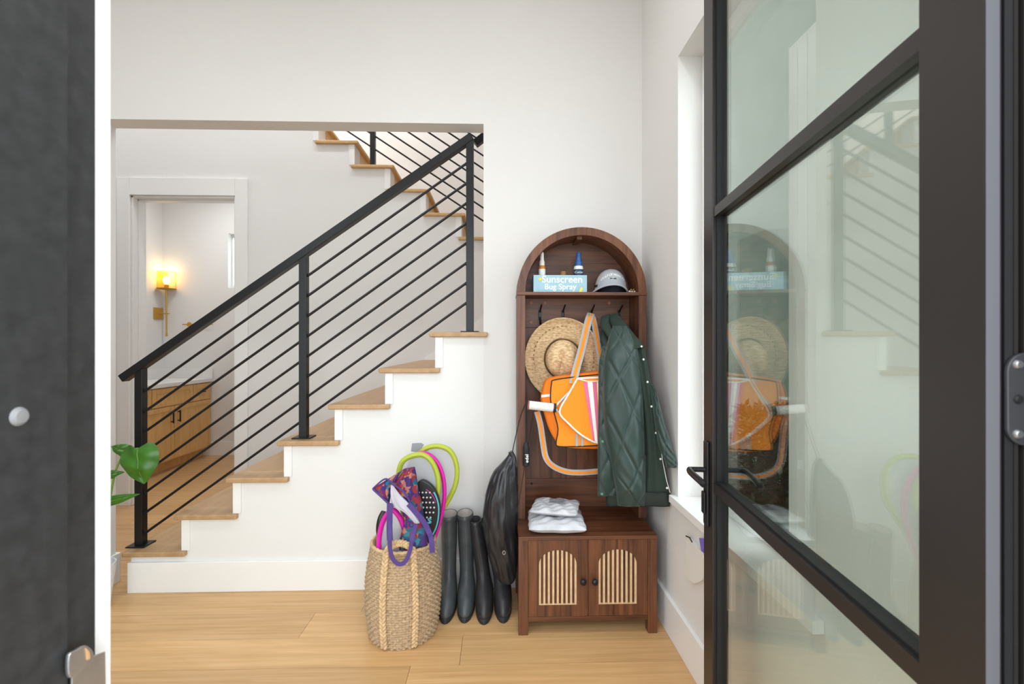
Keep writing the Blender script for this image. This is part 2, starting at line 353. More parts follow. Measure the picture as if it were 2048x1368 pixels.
# bathroom shell
YBB = 5.46; XBL = aty(325, 600, YBB).x
S('wall_bathroom_left', box(XBL - .06, XBL, Y2 + .14, YBB, 0, 3.12), plaster)
wbx0, wbx1 = aty(456, 500, YBB).x, aty(456, 500, YBB).x + .55
wbz0, wbz1 = aty(456, 576, YBB).z, aty(456, 466, YBB).z
S('wall_bathroom_back', join(box(XBL, wbx0, YBB, YBB + .14, 0, 3.12), box(wbx1, -1.95, YBB, YBB + .14, 0, 3.12), box(wbx0, wbx1, YBB, YBB + .14, 0, wbz0), box(wbx0, wbx1, YBB, YBB + .14, wbz1, 3.12)), plaster)
S('wall_bathroom_right', box(-2.0, -1.95, Y2 + .14, YBB, 0, 3.12), plaster)
S('ceiling_bathroom', box(XBL, -1.95, Y2 + .14, YBB + .14, 3.08, 3.12), plaster_w)
S('baseboard_bathroom', box(XBL, -2.0, YBB - .015, YBB, 0, .155), trimw)
w2 = S('window_2', join(box(wbx0 + .001, wbx0 + .014, YBB + .08, YBB + .12, wbz0 + .001, wbz1 - .001), box(wbx1 - .04, wbx1 - .001, YBB + .08, YBB + .12, wbz0 + .001, wbz1 - .001), box(wbx0 + .014, wbx1 - .04, YBB + .08, YBB + .12, wbz0 + .001, wbz0 + .04), box(wbx0 + .014, wbx1 - .04, YBB + .08, YBB + .12, wbz1 - .04, wbz1 - .001)), trimw)
mk('pane', box(wbx0 + .014, wbx1 - .04, YBB + .098, YBB + .102, wbz0 + .04, wbz1 - .04), winglass, w2)

# ================================================================= STAIRS
tips = [242, 343, 446, 549, 651, 755, 858]
xa, xb = aty(242, 1104, 2.42).x, aty(858, 664, 2.42).x; run = (xb - xa) / 6
z7 = aty(900, 664, 2.42).z; z1 = aty(300, 1105, 2.42).z; rise = (z7 - z1) / 6
st = thing('staircase', 'lower flight of oak treads with white stringer wall, rising to the right', 'staircase', (xa + run, YW, 0))
xe = aty(975, 664, 2.42).x
prof = [(xa + .031, 0)]
for i in range(7):
    x = xa + i * run + .031; prof += [(x, z1 + i * rise - .026)]
    prof += [(x + run if i < 6 else XO, z1 + i * rise - .026)]
prof += [(XO, 0)]
mk('stringer_wall', prism([(x, YW, z) for x, z in prof], (0, .1, 0)), plaster_w, st)
mk('baseboard', box(xa + .022, XO - .02, YB, YW, 0, .155), trimw, st, bevel=.003)
for i in range(7):
    x = xa + i * run; z = z1 + i * rise; xr = x + run + .055 if i < 6 else xe
    mk('tread', join(box(x, xr, 2.42, YW + .1, z - .026, z), box(x, x + run + .03 if i < 6 else .87, YW + .1, Y2, z - .026, z)), oak_tread, st, bevel=.006)
    zb = z1 + (i - 1) * rise if i else 0
    mk('riser', box(x + .031, x + .045, YW + .001, Y2, zb, z - .026), oak_riser, st)
    if i: mk('riser_end', box(x + .029, x + .07, YW - .008, YW, zb, z - .026), trimw, st, bevel=.002)
mk('skirt_board', prism([(xa + .1, Y2 - .012, z1 + .06), (xb + .85, Y2 - .012, z1 + .06 + (xb + .75 - xa) * rise / run), (xb + .85, Y2 - .012, z7 - .3), (xa + .3, Y2 - .012, 0), (xa + .1, Y2 - .012, 0)], (0, .012, 0)), trimw, st)
s2 = thing('staircase', 'upper flight of oak stairs rising to the left behind the railing', 'staircase', (X20, Y2, Z20))
for x, z in steps:
    if x < -2.2: continue
    mk('tread', box(x - n2 - .055, x, Y2 - .025, 5.02, z - .026, z), oak_riser, s2, bevel=.006)
    mk('riser', box(x - .045, x - .031, Y2 + .001, 5.02, z - r2, z - .026), oak_riser, s2)
    mk('riser_end', box(x - .075, x - .029, Y2 - .008, Y2, z - r2, z - .026), trimw, s2, bevel=.002)

def railing(label, loc, posts, bars, hand, yp, slope):
    rl = thing('railing', label, 'railing', loc)
    for xp, zb, zt in posts:
        p = mk('post', box(xp - .02, xp + .02, yp - .02, yp + .02, zb, zt), black, rl, bevel=.002)
        mk('base_plate', box(xp - .048, xp + .048, yp - .045, yp + .045, zb, zb + .007), black, p, bevel=.002)
        for xs, zs, xe_, ze in bars:
            if xs - .05 <= xp <= xe_ + .05 or xe_ - .05 <= xp <= xs + .05:
                zz = zs + (xp - xs) * slope
                for s in (-1, 1):
                    if (xp + s * .03 - xs) * (xp + s * .03 - xe_) < 0:
                        mk('bar_socket', lathe([(.006, 0), (.009, .002), (.009, .006), (.006, .009)], (xp + (.018 if s > 0 else -.028), yp, zz + s * .025 * slope), 10, 'x'), black, p, smooth=True)
    for xs, zs, xe_, ze in bars: mk('bar', tube([(xs, yp, zs), (xe_, yp, ze)], .0068, 10), black, rl, smooth=True)
    if hand:
        (x0, z0), (x1, zz1) = hand
        d = V((x1 - x0, 0, zz1 - z0)).normalized(); nn = V((-d.z, 0, d.x)) * .02
        a, b = V((x0, yp - .025, z0)), V((x1, yp - .025, zz1))
        mk('handrail', prism([a - nn, b - nn, b + nn, a + nn], (0, .05, 0)), black, rl, bevel=.003)
    return rl
YP = 2.515; slope = rise / run
xp1, xp2, xp3 = aty(282, 1000, YP).x, aty(608, 700, YP).x, aty(940, 500, YP).x
zb0 = [aty(292, 781 + 40.6 * k, YP).z for k in range(8)]; xs = aty(292, 900, YP).x
bars = [(xp1 + .018, z + (xp1 + .018 - xs) * slope, xp3 - .018, z + (xp3 - .018 - xs) * slope) for z in zb0]
h0, h1 = aty(247, 757, YP), aty(944, 275, YP)
hl = lambda x: h0.z + (x - h0.x) * (h1.z - h0.z) / (h1.x - h0.x) - .012
railing('black metal stair railing with eight sloping bars on the lower flight', (xp1, YP, z1), [(xp1, z1, hl(xp1)), (xp2, z1 + 3 * rise, hl(xp2)), (xp3, z7, hl(xp3))], bars, ((h0.x, h0.z), (h1.x, h1.z)), YP, slope)
# rail that carries on up behind the wall from the third post
ra, rb = aty(950, 288, 2.62), aty(968, 274, 2.62); rb = ra + (rb - ra) * 9
tag(mk('wall_handrail', ribbon([ra, rb], .04, .04, (0, 1, 0)), black, bevel=.003), 'short black handrail continuing right behind the top newel post', 'handrail')
YP2 = Y2 + .05; l0, l1 = aty(696, 263, YP2), aty(932, 419, YP2); sl2 = (l1.z - l0.z) / (l1.x - l0.x)
bars2 = []
xpA, xpB, xpC = aty(746, 300, YP2).x, .42, -2.1
for k in range(8):
    z = l0.z + .107 * k; bars2.append((xpC, z + (xpC - l0.x) * sl2, xpB, z + (xpB - l0.x) * sl2))
ztr = lambda x: [z for xx, z in steps if xx >= x][-1]
railing('black metal stair railing on the upper flight, partly hidden by the header', (xpA, YP2, ztr(xpA)), [(xpA, ztr(xpA), l0.z + (xpA - l0.x) * sl2 + .9), (xpB, ztr(xpB), l0.z + (xpB - l0.x) * sl2 + .9)], bars2, ((xpC, l0.z + (xpC - l0.x) * sl2 + .9), (xpB, l0.z + (xpB - l0.x) * sl2 + .9)), YP2, sl2)

# ================================================================= BATHROOM FURNITURE
XV = -3.31; vy1 = YBB; vy0 = 4.22; vz = .85
va = thing('vanity', 'honey oak bathroom vanity with white stone top', 'vanity', (XV, 4.8, 0))
mk('body', box(XBL, XV - .02, vy0, vy1, .10, vz), van_wood, va)
mk('toe_kick', box(XBL, XV - .09, vy0, vy1, 0, .10), van_wood, va)
mk('countertop', box(XBL, XV + .015, vy0 - .02, vy1, vz, vz + .04), stone, va, bevel=.003)
mk('backsplash', box(XBL, XV + .015, vy1 - .02, vy1, vz + .04, vz + .15), stone, va, bevel=.002)
mk('side_splash', box(XBL, XBL + .02, vy0, vy1 - .02, vz + .04, vz + .15), stone, va, bevel=.002)
def shaker(name, y0, y1, z0, z1):
    d = mk(name, box(XV - .02, XV - .006, y0, y1, z0, z1), van_wood, va)
    f = .045
    mk('door_frame', join(box(XV - .006, XV, y0, y0 + f, z0, z1), box(XV - .006, XV, y1 - f, y1, z0, z1), box(XV - .006, XV, y0 + f, y1 - f, z0, z0 + f), box(XV - .006, XV, y0 + f, y1 - f, z1 - f, z1)), van_wood, d, bevel=.001)
    return d
ym = (vy0 + vy1) / 2
ys = [vy0 + .01, vy0 + .31, vy1 - .33, vy1 - .02]
for k in range(3):
    d = shaker('drawer', ys[k] + .005, ys[k + 1] - .005, .66, .84)
    yc = (ys[k] + ys[k + 1]) / 2
    if k != 1: mk('drawer_pull', box(XV, XV + .025, yc - .03, yc + .03, .745, .755), bronze, d)
for k, (a, b) in enumerate(((vy0 + .01, ym), (ym, vy1 - .02))):
    d = shaker('cabinet_door', a + .005, b - .005, .115, .65)
    yh = b - .05 if k == 0 else a + .05
    mk('door_pull', join(box(XV + .02, XV + .03, yh - .006, yh + .006, .48, .60), box(XV, XV + .02, yh - .005, yh + .005, .49, .50), box(XV, XV + .02, yh - .005, yh + .005, .58, .59)), bronze, d)
py_ = atx(315, 627, XBL).y; pz = atx(315, 627, XBL).z
so = thing('wall_sconce', 'lit brass wall sconce with clear glass shade in the bathroom', 'sconce', (XBL, py_, pz - .1))
mk('backplate', box(XBL, XBL + .015, py_ - .065, py_ + .065, pz - .065, pz + .065), brass, so, bevel=.003)
xs_ = XBL + .13
q = aty(333, 627, py_); xs_ = q.x
mk('arm', tube([(XBL + .01, py_, pz), (xs_ + .03, py_, pz)], .006, 10), brass, so, smooth=True)
zt_, zb_ = aty(333, 580, py_).z, aty(333, 673, py_).z
mk('rod', tube([(xs_, py_, zb_), (xs_, py_, zb_ + .03), (xs_, py_, zb_ + .031), (xs_, py_, zt_)], [.011, .011, .0085, .0085], 12), brass, so, smooth=True)
mk('cup', lathe([(0, 0), (.07, .004), (.095, .012), (.098, .016), (.09, .016), (.06, .01), (.025, .01), (.022, .06), (0, .06)], (xs_, py_, zt_), 24), brass, so, smooth=True)
mk('glass_shade', loft([[V((xs_ + r * cos(2 * pi * k / 28), py_ + r * sin(2 * pi * k / 28), zt_ + h)) for k in range(28)] for r, h in ((.092, .014), (.092, .21), (.089, .21), (.089, .014))], cap=False), amberglass, so, smooth=True)
mk('bulb', lathe([(0, .055), (.015, .06), (.03, .085), (.036, .11), (.03, .135), (.016, .15), (0, .153)], (xs_, py_, zt_), 20), pm('lit_bulb', (1, .9, .7), .3, emit=(1, .78, .42), estr=6), so, smooth=True)
pl_ = bpy.data.lights.new('sconce_bulb_light', 'POINT'); pl_.energy = 1.5; pl_.color = (1, .72, .36); pl_.shadow_soft_size = .04
plo = bpy.data.objects.new('sconce_bulb_light', pl_); C.objects.link(plo); plo.location = (xs_, py_ - .0, zt_ + .19)
tq = aty(379, 649, YBB)
tr = thing('towel_hook', 'small brass towel bar with round rosette on bathroom wall', 'towel bar', tq)
mk('rosette', lathe([(0, .012), (.024, .012), (.027, .006), (.027, 0)], tq, 20, 'y'), brass, tr, smooth=True)
mk('bar', tube([tq + V((-.06, -.03, 0)), tq + V((.28, -.03, 0))], .006, 10), brass, tr, smooth=True)
mk('bar_stem', tube([tq + V((0, -.01, 0)), tq + V((0, -.03, 0))], .007, 10), brass, tr, smooth=True)

# ================================================================= HALL TREE
YF, YU = 2.03, 2.235                      # base front, upper front
cl, cr = aty(1037, 1200, YF).x, aty(1315, 1200, YF).x
ul, ur = aty(1037, 650, YU).x, aty(1293, 650, YU).x
ul = cl + .003; W = cr - cl
ur = max(ur, cr - .01)
zt = aty(1176, 1072, YF).z                # bench top
zs = aty(1165, 584, YU).z                 # shelf top
HB = 2.425                                # back plane
ht = thing('hall_tree', 'arched dark walnut hall tree with hooks, shelf and two slatted cabinet doors', 'hall tree', ((cl + cr) / 2, YF, 0))
LW = .042
for x0, x1 in ((cl, cl + LW), (cr - LW, cr)):
    mk('leg', box(x0, x1, YF, YF + .04, 0, zt - .016), wal_v, ht, bevel=.002)
    mk('leg', box(x0, x1, HB - .05, HB - .01, 0, zt - .016), wal_v, ht, bevel=.002)
mk('side_panel', box(cl + .004, cl + .02, YF + .04, HB - .05, .06, zt - .016), wal_h, ht)
mk('side_panel', box(cr - .02, cr - .004, YF + .04, HB - .05, .06, zt - .016), wal_h, ht)
mk('bench_top', box(cl, cr, YF - .003, HB, zt - .016, zt), wal_h, ht, bevel=.002)
mk('bottom_panel', box(cl + LW, cr - LW, YF + .003, HB - .02, .058, .078), wal_h, ht, bevel=.001)
mk('back_panel', box(cl + LW, cr - LW, HB - .02, HB - .012, .06, zt - .016), wal_h, ht)
dz0, dz1 = .080, zt - .018
xm = (cl + cr) / 2
for k, (a, b, pxa, pxb) in enumerate(((cl + LW + .001, xm - .001, 1078, 1153.6), (xm + .001, cr - LW - .001, 1197.5, 1274))):
    a0, a1 = aty(pxa, 1150, YF).x, aty(pxb, 1150, YF).x
    zb_, ztp = aty(1100, 1211, YF).z, aty(1100, 1101, YF).z; ac = (a0 + a1) / 2; aw = (a1 - a0) / 2; zsp = ztp - .062
    arch = [(ac + aw * cos(t), zsp + (ztp - zsp) * sin(t)) for t in [pi * j / 16 for j in range(17)]]
    hole = [(a1, zb_)] + arch + [(a0, zb_)]           # right-bottom, over the arch, left-bottom
    y0 = YF + .003
    outer = [(a, dz0), (b, dz0), (b, dz1), (a, dz1)]
    # door board with the arched cut-out: a keyhole polygon
    poly = [(ac, dz0), (b, dz0), (b, dz1), (a, dz1), (a, dz0), (ac - .00005, dz0), (ac - .00005, zb_)] + hole[::-1] + [(ac, zb_)]
    lo = [(x, y0, z) for x, z in poly]
    d = mk('door', prism(lo, (0, .016, 0)), wal_v, ht)
    mk('door_inset', box(a0 - .003, a1 + .003, y0 + .010, y0 + .0158, zb_ - .003, ztp + .003), wal_v, d)
    ns = 9; pit = (a1 - a0) / (ns - .55)
    for j in range(ns):
        x0 = a0 + j * pit; x1 = x0 + pit * .45; xc = (x0 + x1) / 2
        zz = zsp + (ztp - zsp) * math.sqrt(max(0.03, 1 - ((xc - ac) / aw) ** 2)); slp = 0
        zl = zsp + (ztp - zsp) * math.sqrt(max(0, 1 - ((x0 + .0004 - ac) / aw) ** 2)); zr = zsp + (ztp - zsp) * math.sqrt(max(0, 1 - ((x1 - .0004 - ac) / aw) ** 2))
        mk('slat', prism([(x0, y0 + .002, zb_), (x1, y0 + .002, zb_), (x1, y0 + .002, zr), (x0, y0 + .002, zl)], (0, .009, 0)), slatw, d)
    mk('inset_ledge', box(a0, a1, y0 + .001, y0 + .010, zb_ - .001, zb_ + .003), slatw, d)
    kx = aty(1165.5 if k == 0 else 1189, 1161, YF); 
    mk('knob', lathe([(.006, 0), (.006, .010), (.012, .014), (.0145, .019), (.012, .025), (.006, .028), (0, .0285)], (kx.x, y0, kx.z), 20, 'y'), black, d, smooth=True)
# upper frame
FWD = .038; rad = (ur - ul) / 2; uc = (ul + ur) / 2; zsb = zs - .016
for x0, x1 in ((ul, ul + FWD), (ur - FWD, ur)):
    mk('side_post', box(x0, x1, YU, HB - .01, zt, zsb), wal_v, ht, bevel=.0015)
mk('shelf', box(ul - .002, ur + .002, YU - .004, HB - .01, zsb, zs), wal_h, ht, bevel=.0015)
rings = []
for j in range(41):
    t = pi * j / 40; ring = []
    for r, yy in ((rad, YU), (rad - FWD, YU), (rad - FWD, HB - .012), (rad, HB - .012)):
        ring.append(V((uc - r * cos(t), yy, zs + r * sin(t))))
    rings.append(ring)
mk('arch_frame', loft(rings), wal_v, ht, smooth=True)
mk('arch_cleat', box(uc - .02, uc + .004, YU + .03, HB - .02, zs + rad - FWD - .014, zs + rad - FWD + .002), wal_h, ht)
mk('arch_back', prism([(uc - (rad - FWD) * cos(pi * j / 30), HB - .022, zs + (rad - FWD) * sin(pi * j / 30)) for j in range(31)], (0, .01, 0)), wal_h, ht)
z_a = aty(1100, 656, HB - .022).z; z_b = aty(1100, 957, HB - .022).z
mk('back_board', box(ul + FWD, ur - FWD, HB - .025, HB - .012, z_a + .0015, zsb), wal_h, ht, bevel=.001)
xmid = aty(1132, 900, HB).x
mk('back_board', box(ul + FWD, xmid - .0008, HB - .022, HB - .012, z_b + .001, z_a), wal_v, ht)
mk('back_board', box(xmid + .0008, ur - FWD, HB - .022, HB - .012, z_b + .001, z_a), wal_v, ht)
mk('back_board', box(ul + FWD, ur - FWD, HB - .027, HB - .012, zt, z_b), wal_h, ht, bevel=.001)
cap_m = pm('screw_cap_brown', (.34, .13, .06), .5)
for a, b in ((1062.5, 606), (1090, 606), (1062.5, 644.5), (1218, 606)):
    p = aty(a, b, HB - .0255); mk('screw_cap', lathe([(0, .0012), (.0085, .0012), (.0095, 0)], p, 16, 'y'), cap_m, ht)
p = aty(1063.5, 967, HB - .028); mk('cam_lock', lathe([(0, .001), (.007, .001), (.007, 0)], p, 12, 'y'), rubber, ht)
for a in (1080, 1126, 1183, 1238):
    q = aty(a, 632, HB - .03)
    h = mk('hook', tube(smooth_pts([q + V((0, 0, .02)), q + V((0, -.02, .03)), q + V((.002, -.055, .048)), q + V((.003, -.06, .056))], 5), [.004] * 15 + [.0055], 8), black, ht, smooth=True)
    mk('lower_hook', tube(smooth_pts([q + V((0, 0, -.005)), q + V((0, -.012, -.035)), q + V((0, -.028, -.045)), q + V((0, -.04, -.03)), q + V((0, -.042, -.02))], 5), .004, 8), black, h, smooth=True)
    mk('hook_plate', box(q.x - .008, q.x + .008, q.y - .001, q.y + .004, q.z - .02, q.z + .03), black, h, bevel=.002)

# ================================================================= SHELF ITEMS
YS = 2.26
bl, br = aty(1067, 582, YS).x, aty(1174, 582, YS).x; bzt = aty(1100, 550, YS).z
lb = pm('pale_blue_paint', (.36, .56, .66), .6, var=.06, vscale=60)
bxo = thing('storage_box', 'pale blue box lettered Sunscreen Bug Spray on the arched shelf', 'box', ((bl + br) / 2, YS, zs))
mk('front_board', box(bl, br, YS, YS + .008, zs, bzt), lb, bxo, bevel=.001)
mk('back_board', box(bl, br, YS + .09, YS + .098, zs, bzt), lb, bxo)
for x0 in (bl, br - .008): mk('end_board', box(x0, x0 + .008, YS + .008, YS + .09, zs, bzt), lb, bxo)
mk('base_board', box(bl + .008, br - .008, YS + .008, YS + .09, zs, zs + .006), lb, bxo)
wpaint = pm('white_paint', (.9, .92, .92), .6); ypaint = pm('yellow_paint', (.85, .75, .08), .6)
bw, bh = br - bl, bzt - zs
text('lettering', 'Sunscreen', bw * .185, wpaint, bxo, lambda x, y, z: V((bl + bw * .535 + x, YS - .0006 - z, zs + bh * .74 + y)), bold=.0008)
text('lettering', 'Bug Spray', bw * .150, wpaint, bxo, lambda x, y, z: V((bl + bw * .50 + x, YS - .0006 - z, zs + bh * .32 + y)), bold=.0006)
def star(cx_, cz_, r, n=8): return prism([(cx_ + r * (1 if k % 2 == 0 else .55) * cos(pi * k / n), YS - .0012, cz_ + r * (1 if k % 2 == 0 else .55) * sin(pi * k / n)) for k in range(2 * n)], (0, .0012, 0))
mk('painted_sun', star(bl + bw * .125, zs + bh * .76, .011), ypaint, bxo)
mk('painted_flower', prism([(bl + bw * .85, YS - .001, zs + bh * .03), (bl + bw * .90, YS - .001, zs + bh * .02), (bl + bw * .92, YS - .001, zs + bh * .22), (bl + bw * .90, YS - .001, zs + bh * .34), (bl + bw * .865, YS - .001, zs + bh * .2)], (0, .001, 0)), ypaint, bxo)
YI = YS + .048
def bottle(name, label, pxx, top, wid, prof_body, mats_):
    p = aty(pxx, 570, YI); z0 = zs + .006; H = aty(pxx, top, YI).z - z0
    t = thing(name, label, 'bottle', (p.x, YI, z0))
    r = wid / 2
    mk('body', lathe([(0, 0), (r * .95, 0), (r, .004), (r, H * .60), (r * .9, H * .65), (r * .5, H * .68), (0, H * .68)], (p.x, YI, z0), 20), mats_[0], t, smooth=True)
    mk('collar', lathe([(0, H * .66), (r * .80, H * .66), (r * .78, H * .76), (r * .62, H * .79), (0, H * .79)], (p.x, YI, z0), 16), mats_[1], t, smooth=True)
    mk('spray_head', join(lathe([(0, H * .78), (r * .60, H * .78), (r * .52, H * .96), (r * .40, H), (0, H)], (p.x, YI, z0), 14), box(p.x - .003, p.x + .003, YI - r * .75, YI - r * .2, z0 + H * .90, z0 + H * .95)), mats_[1], t, smooth=True)
    mk('label_band', lathe([(r * 1.01, H * .15), (r * 1.02, H * .16), (r * 1.02, H * .56), (r * 1.01, H * .57)], (p.x, YI, z0), 20), mats_[2], t, smooth=True)
    return t, p.x, r, z0, H
white_pl = pm('white_plastic', (.85, .84, .80), .35); amber = pm('amber_plastic', (.62, .22, .03), .3)
bottle('spray_bottle', 'small amber spray bottle with white top standing in the blue box', 1084, 504, .034, None, (amber, white_pl, white_pl))
bluep = pm('blue_plastic', (.03, .11, .35), .35); navy = pm('navy_label', (.012, .05, .11), .5)
t, bx_, r_, z0_, H_ = bottle('spray_bottle', 'white spray bottle with blue top standing in the blue box', 1157, 505, .047, None, (white_pl, bluep, navy))
text('lettering', 'Cutter', .016, white_pl, t, lambda x, y, z: V((bx_ + x - .002, YI - r_ * 1.03 - z + x * x * 14, z0_ + H_ * .49 + y)), shear=.2)
p = aty(1126, 560, YI); zc = aty(1126, 543, YI).z
t = thing('lotion_bottle', 'short lotion bottle with brown cap barely showing above the blue box', 'bottle', (p.x, YI, zs + .006))
mk('body', lathe([(0, 0), (.016, 0), (.017, .003), (.017, zc - zs - .03), (.012, zc - zs - .025), (0, zc - zs - .025)], (p.x, YI, zs + .006), 18), white_pl, t, smooth=True)
mk('cap', lathe([(0, zc - zs - .026), (.0155, zc - zs - .026), (.0155, zc - zs - .008), (.014, zc - zs - .006), (0, zc - zs - .006)], (p.x, YI, zs + .006), 18), pm('brown_cap', (.28, .15, .04), .4), t, smooth=True)
# baseball cap
cp = aty(1221, 582, 2.335); cc = V((cp.x, 2.335, zs))
capo = thing('baseball_cap', 'grey baseball cap with white lettering beside the blue box', 'cap', cc)
greyc = pm('grey_cotton', (.42, .44, .48), .85, bump=.15, bscale=600); meshc = pm('beige_cap_mesh', (.52, .46, .40), .9, bump=.5, bscale=900); navyc = pm('navy_cotton', (.012, .015, .03), .85)
def capb(a): return .004 + .038 * max(0, cos(a * 1.2)) if abs(a) < 1.3 else .004
def dome(a0, a1, rx, ry, H, n=18, m=10, off=0):
    rr = []
    for i in range(m + 1):
        e = (pi / 2) * i / m; rr.append([cc + V((rx * cos(e) ** .8 * sin(a0 + (a1 - a0) * j / n), -ry * cos(e) ** .8 * cos(a0 + (a1 - a0) * j / n), capb(a0 + (a1 - a0) * j / n) * (1 - sin(e)) + (.012 + H) * sin(e))) for j in range(n + 1)])
    return loft(rr, closed=False)
mk('front_panel', dome(-1.15, 1.0, .082, .082, .114), greyc, capo, smooth=True)
mk('mesh_back', dome(1.0, 2 * pi - 1.15, .0815, .0815, .1135, 26), meshc, capo, smooth=True)
mk('sweatband', loft([[cc + V((r_ * sin(2 * pi * k / 32), -r_ * cos(2 * pi * k / 32), z_)) for k in range(32)] for r_, z_ in ((.0795, .001), (.0795, .045), (.077, .045), (.077, .001))], cap=False), navyc, capo, smooth=True)
mk('top_button', lathe([(0, .006), (.006, .004), (.008, 0)], cc + V((0, 0, .123)), 12), greyc, capo, smooth=True)
g = []
for thk in (0, .003):
    rr = []
    for i in range(9):
        b = i / 8; rr.append([cc + V(((.080 + .012 * b) * sin(a) - .018 * b, -.080 * cos(a) - .066 * b * cos(a * .8), .004 + .038 * cos(a * 1.2) * (1 - .12 * b) - .003 * b - thk)) for a in [-1.25 + 2.5 * j / 20 for j in range(21)]])
    g.append(loft(rr, closed=False))
mk('bill_edge', tube([p + V((0, -.001, -.001)) for p in rr[-1]], .0042, 8), greyc, capo, smooth=True)
mk('bill', g[0], greyc, capo, smooth=True); mk('bill_underside', g[1], navyc, capo, smooth=True)
def capmap(zc, lift):
    def f(x, y, z):
        zz = zc + y - lift * x * x; e = math.asin(min(.98, max(0, (zz - .030) / .096))); a = (x - .006) / .082
        k = cos(e) ** .8; return cc + V(((.082 * k + .0015) * sin(a) - .0, -(.082 * k + .0022) * cos(a) - z, zz))
    return f
text('lettering', 'GULF OF MEXICO', .0165, wpaint, capo, capmap(.090, 6), bold=.0005)
pt = prism([(.021 * cos(t) * 1.1, .0062 * sin(t), 0) for t in [2 * pi * k / 24 for k in range(24)]], (0, 0, .0004)); f_ = capmap(.069, 0)
mk('patch', ([f_(p.x, p.y, p.z) for p in pt[0]], pt[1]), wpaint, capo)
text('lettering', 'EST 1550', .0095, navyc, capo, lambda x, y, z: capmap(.069, 0)(x, y, z + .0012), bold=.0003)
kc = aty(1264, 578, 2.27)
t = thing('bead_keychain', 'small string of gold and white beads at the shelf right end', 'keychain', (kc.x, 2.27, zs))
for k in range(5):
    mk('bead', lathe([(0, -.006), (.004, -.004), (.006, 0), (.004, .004), (0, .006)], (kc.x - .012 + .006 * k, 2.27 - .006 * (k % 2), zs + .0065 + .008 * (k % 2)), 10), brass if k % 2 else wpaint, t, smooth=True)
mk('cord', tube([(kc.x + .012, 2.268, zs + .003), (kc.x + .035, 2.262, zs + .003)], .002, 6), rubber, t)

# ================================================================= HANGING THINGS
# straw hat
straw = None
m, t_, p_, N, L = nt('woven_straw'); p_.inputs['Roughness'].default_value = .75
tc = N.new('ShaderNodeTexCoord'); mp = N.new('ShaderNodeMapping'); gr = N.new('ShaderNodeTexNoise'); gr.inputs['Scale'].default_value = 60; gr.inputs['Detail'].default_value = 6
L.new(tc.outputs['Object'], mp.inputs[0]); mp.inputs['Scale'].default_value = (1, 1, 3); L.new(mp.outputs[0], gr.inputs['Vector'])
r = N.new('ShaderNodeValToRGB'); r.color_ramp.elements[0].position = .3; r.color_ramp.elements[0].color = (.44, .26, .11, 1); r.color_ramp.elements[1].position = .65; r.color_ramp.elements[1].color = (.82, .60, .36, 1)
L.new(gr.outputs[0], r.inputs[0]); L.new(r.outputs[0], p_.inputs['Base Color'])
b_ = N.new('ShaderNodeBump'); b_.inputs['Strength'].default_value = .4; b_.inputs['Distance'].default_value = .003; L.new(gr.outputs[0], b_.inputs['Height']); L.new(b_.outputs[0], p_.inputs['Normal'])
straw = m
hc = aty(1127, 717, 2.318)
hat = thing('straw_hat', 'wide brimmed woven straw hat hanging from a hook', 'hat', hc)
tl = Matrix.Rotation(radians(-14), 3, 'Z') @ Matrix.Rotation(radians(6), 3, 'X')
def hp_(r, a, d): return hc + tl @ V((r * cos(a), -d, r * sin(a) * 1.08))
rr = []
BR = .188
prof = [(.076, .0), (.09, .003), (.115, .006), (.14, .008), (.16, .013), (.178, .022), (BR, .036), (BR + .003, .036), (.18, .018), (.16, .008), (.14, .003), (.115, .001), (.09, -.002), (.076, -.004)]
for r0, d0 in prof: rr.append([hp_(r0 + .0012 * sin(60 * 2 * pi * k / 120), 2 * pi * k / 120, d0 + .004 * sin(2 * 2 * pi * k / 120) * (r0 / BR) ** 2) for k in range(120)])
mk('brim', loft(rr + [rr[0]], cap=False), straw, hat, smooth='all')
for rk in (.150, .125):
    dk = pm('dark_straw_stitch', (.16, .09, .05), .8) if 'dark_straw_stitch' not in MATS else MATS['dark_straw_stitch']
    if rk == .125: continue
    g = []
    for k in range(44):
        a0 = 2 * pi * k / 44; g.append(tube([hp_(rk, a0 + .10 * s, .0105) for s in (0, .3, .6)], .0018, 6))
    mk('stitching', join(*g), dk, hat)
rr = []
for r0, d0 in ((.092, 0), (.090, .03), (.086, .06), (.080, .085), (.068, .1), (.045, .104), (.02, .098), (.004, .096)):
    rr.append([hp_(r0 * (1 - .14 * abs(cos(2 * pi * k / 48)) * d0 / .1), 2 * pi * k / 48, d0 - .018 * (d0 > .08) * math.exp(-(cos(2 * pi * k / 48) * 2) ** 2)) for k in range(48)])
mk('crown', loft(rr), straw, hat, smooth='all')
mk('hat_band', loft([[hp_(r0, 2 * pi * k / 48, d0) for k in range(48)] for r0, d0 in ((.0925, .001), (.0945, .003), (.093, .026), (.0915, .028))], cap=False), pm('tan_hat_band', (.40, .23, .09), .6), hat, smooth=True)
for j in (.0, .026):
    mk('band_cord', tube([hp_(.0955 - j * .06, 2 * pi * k / 40, .002 + j) for k in range(40)], .0018, 6, loop=True), dk, hat)

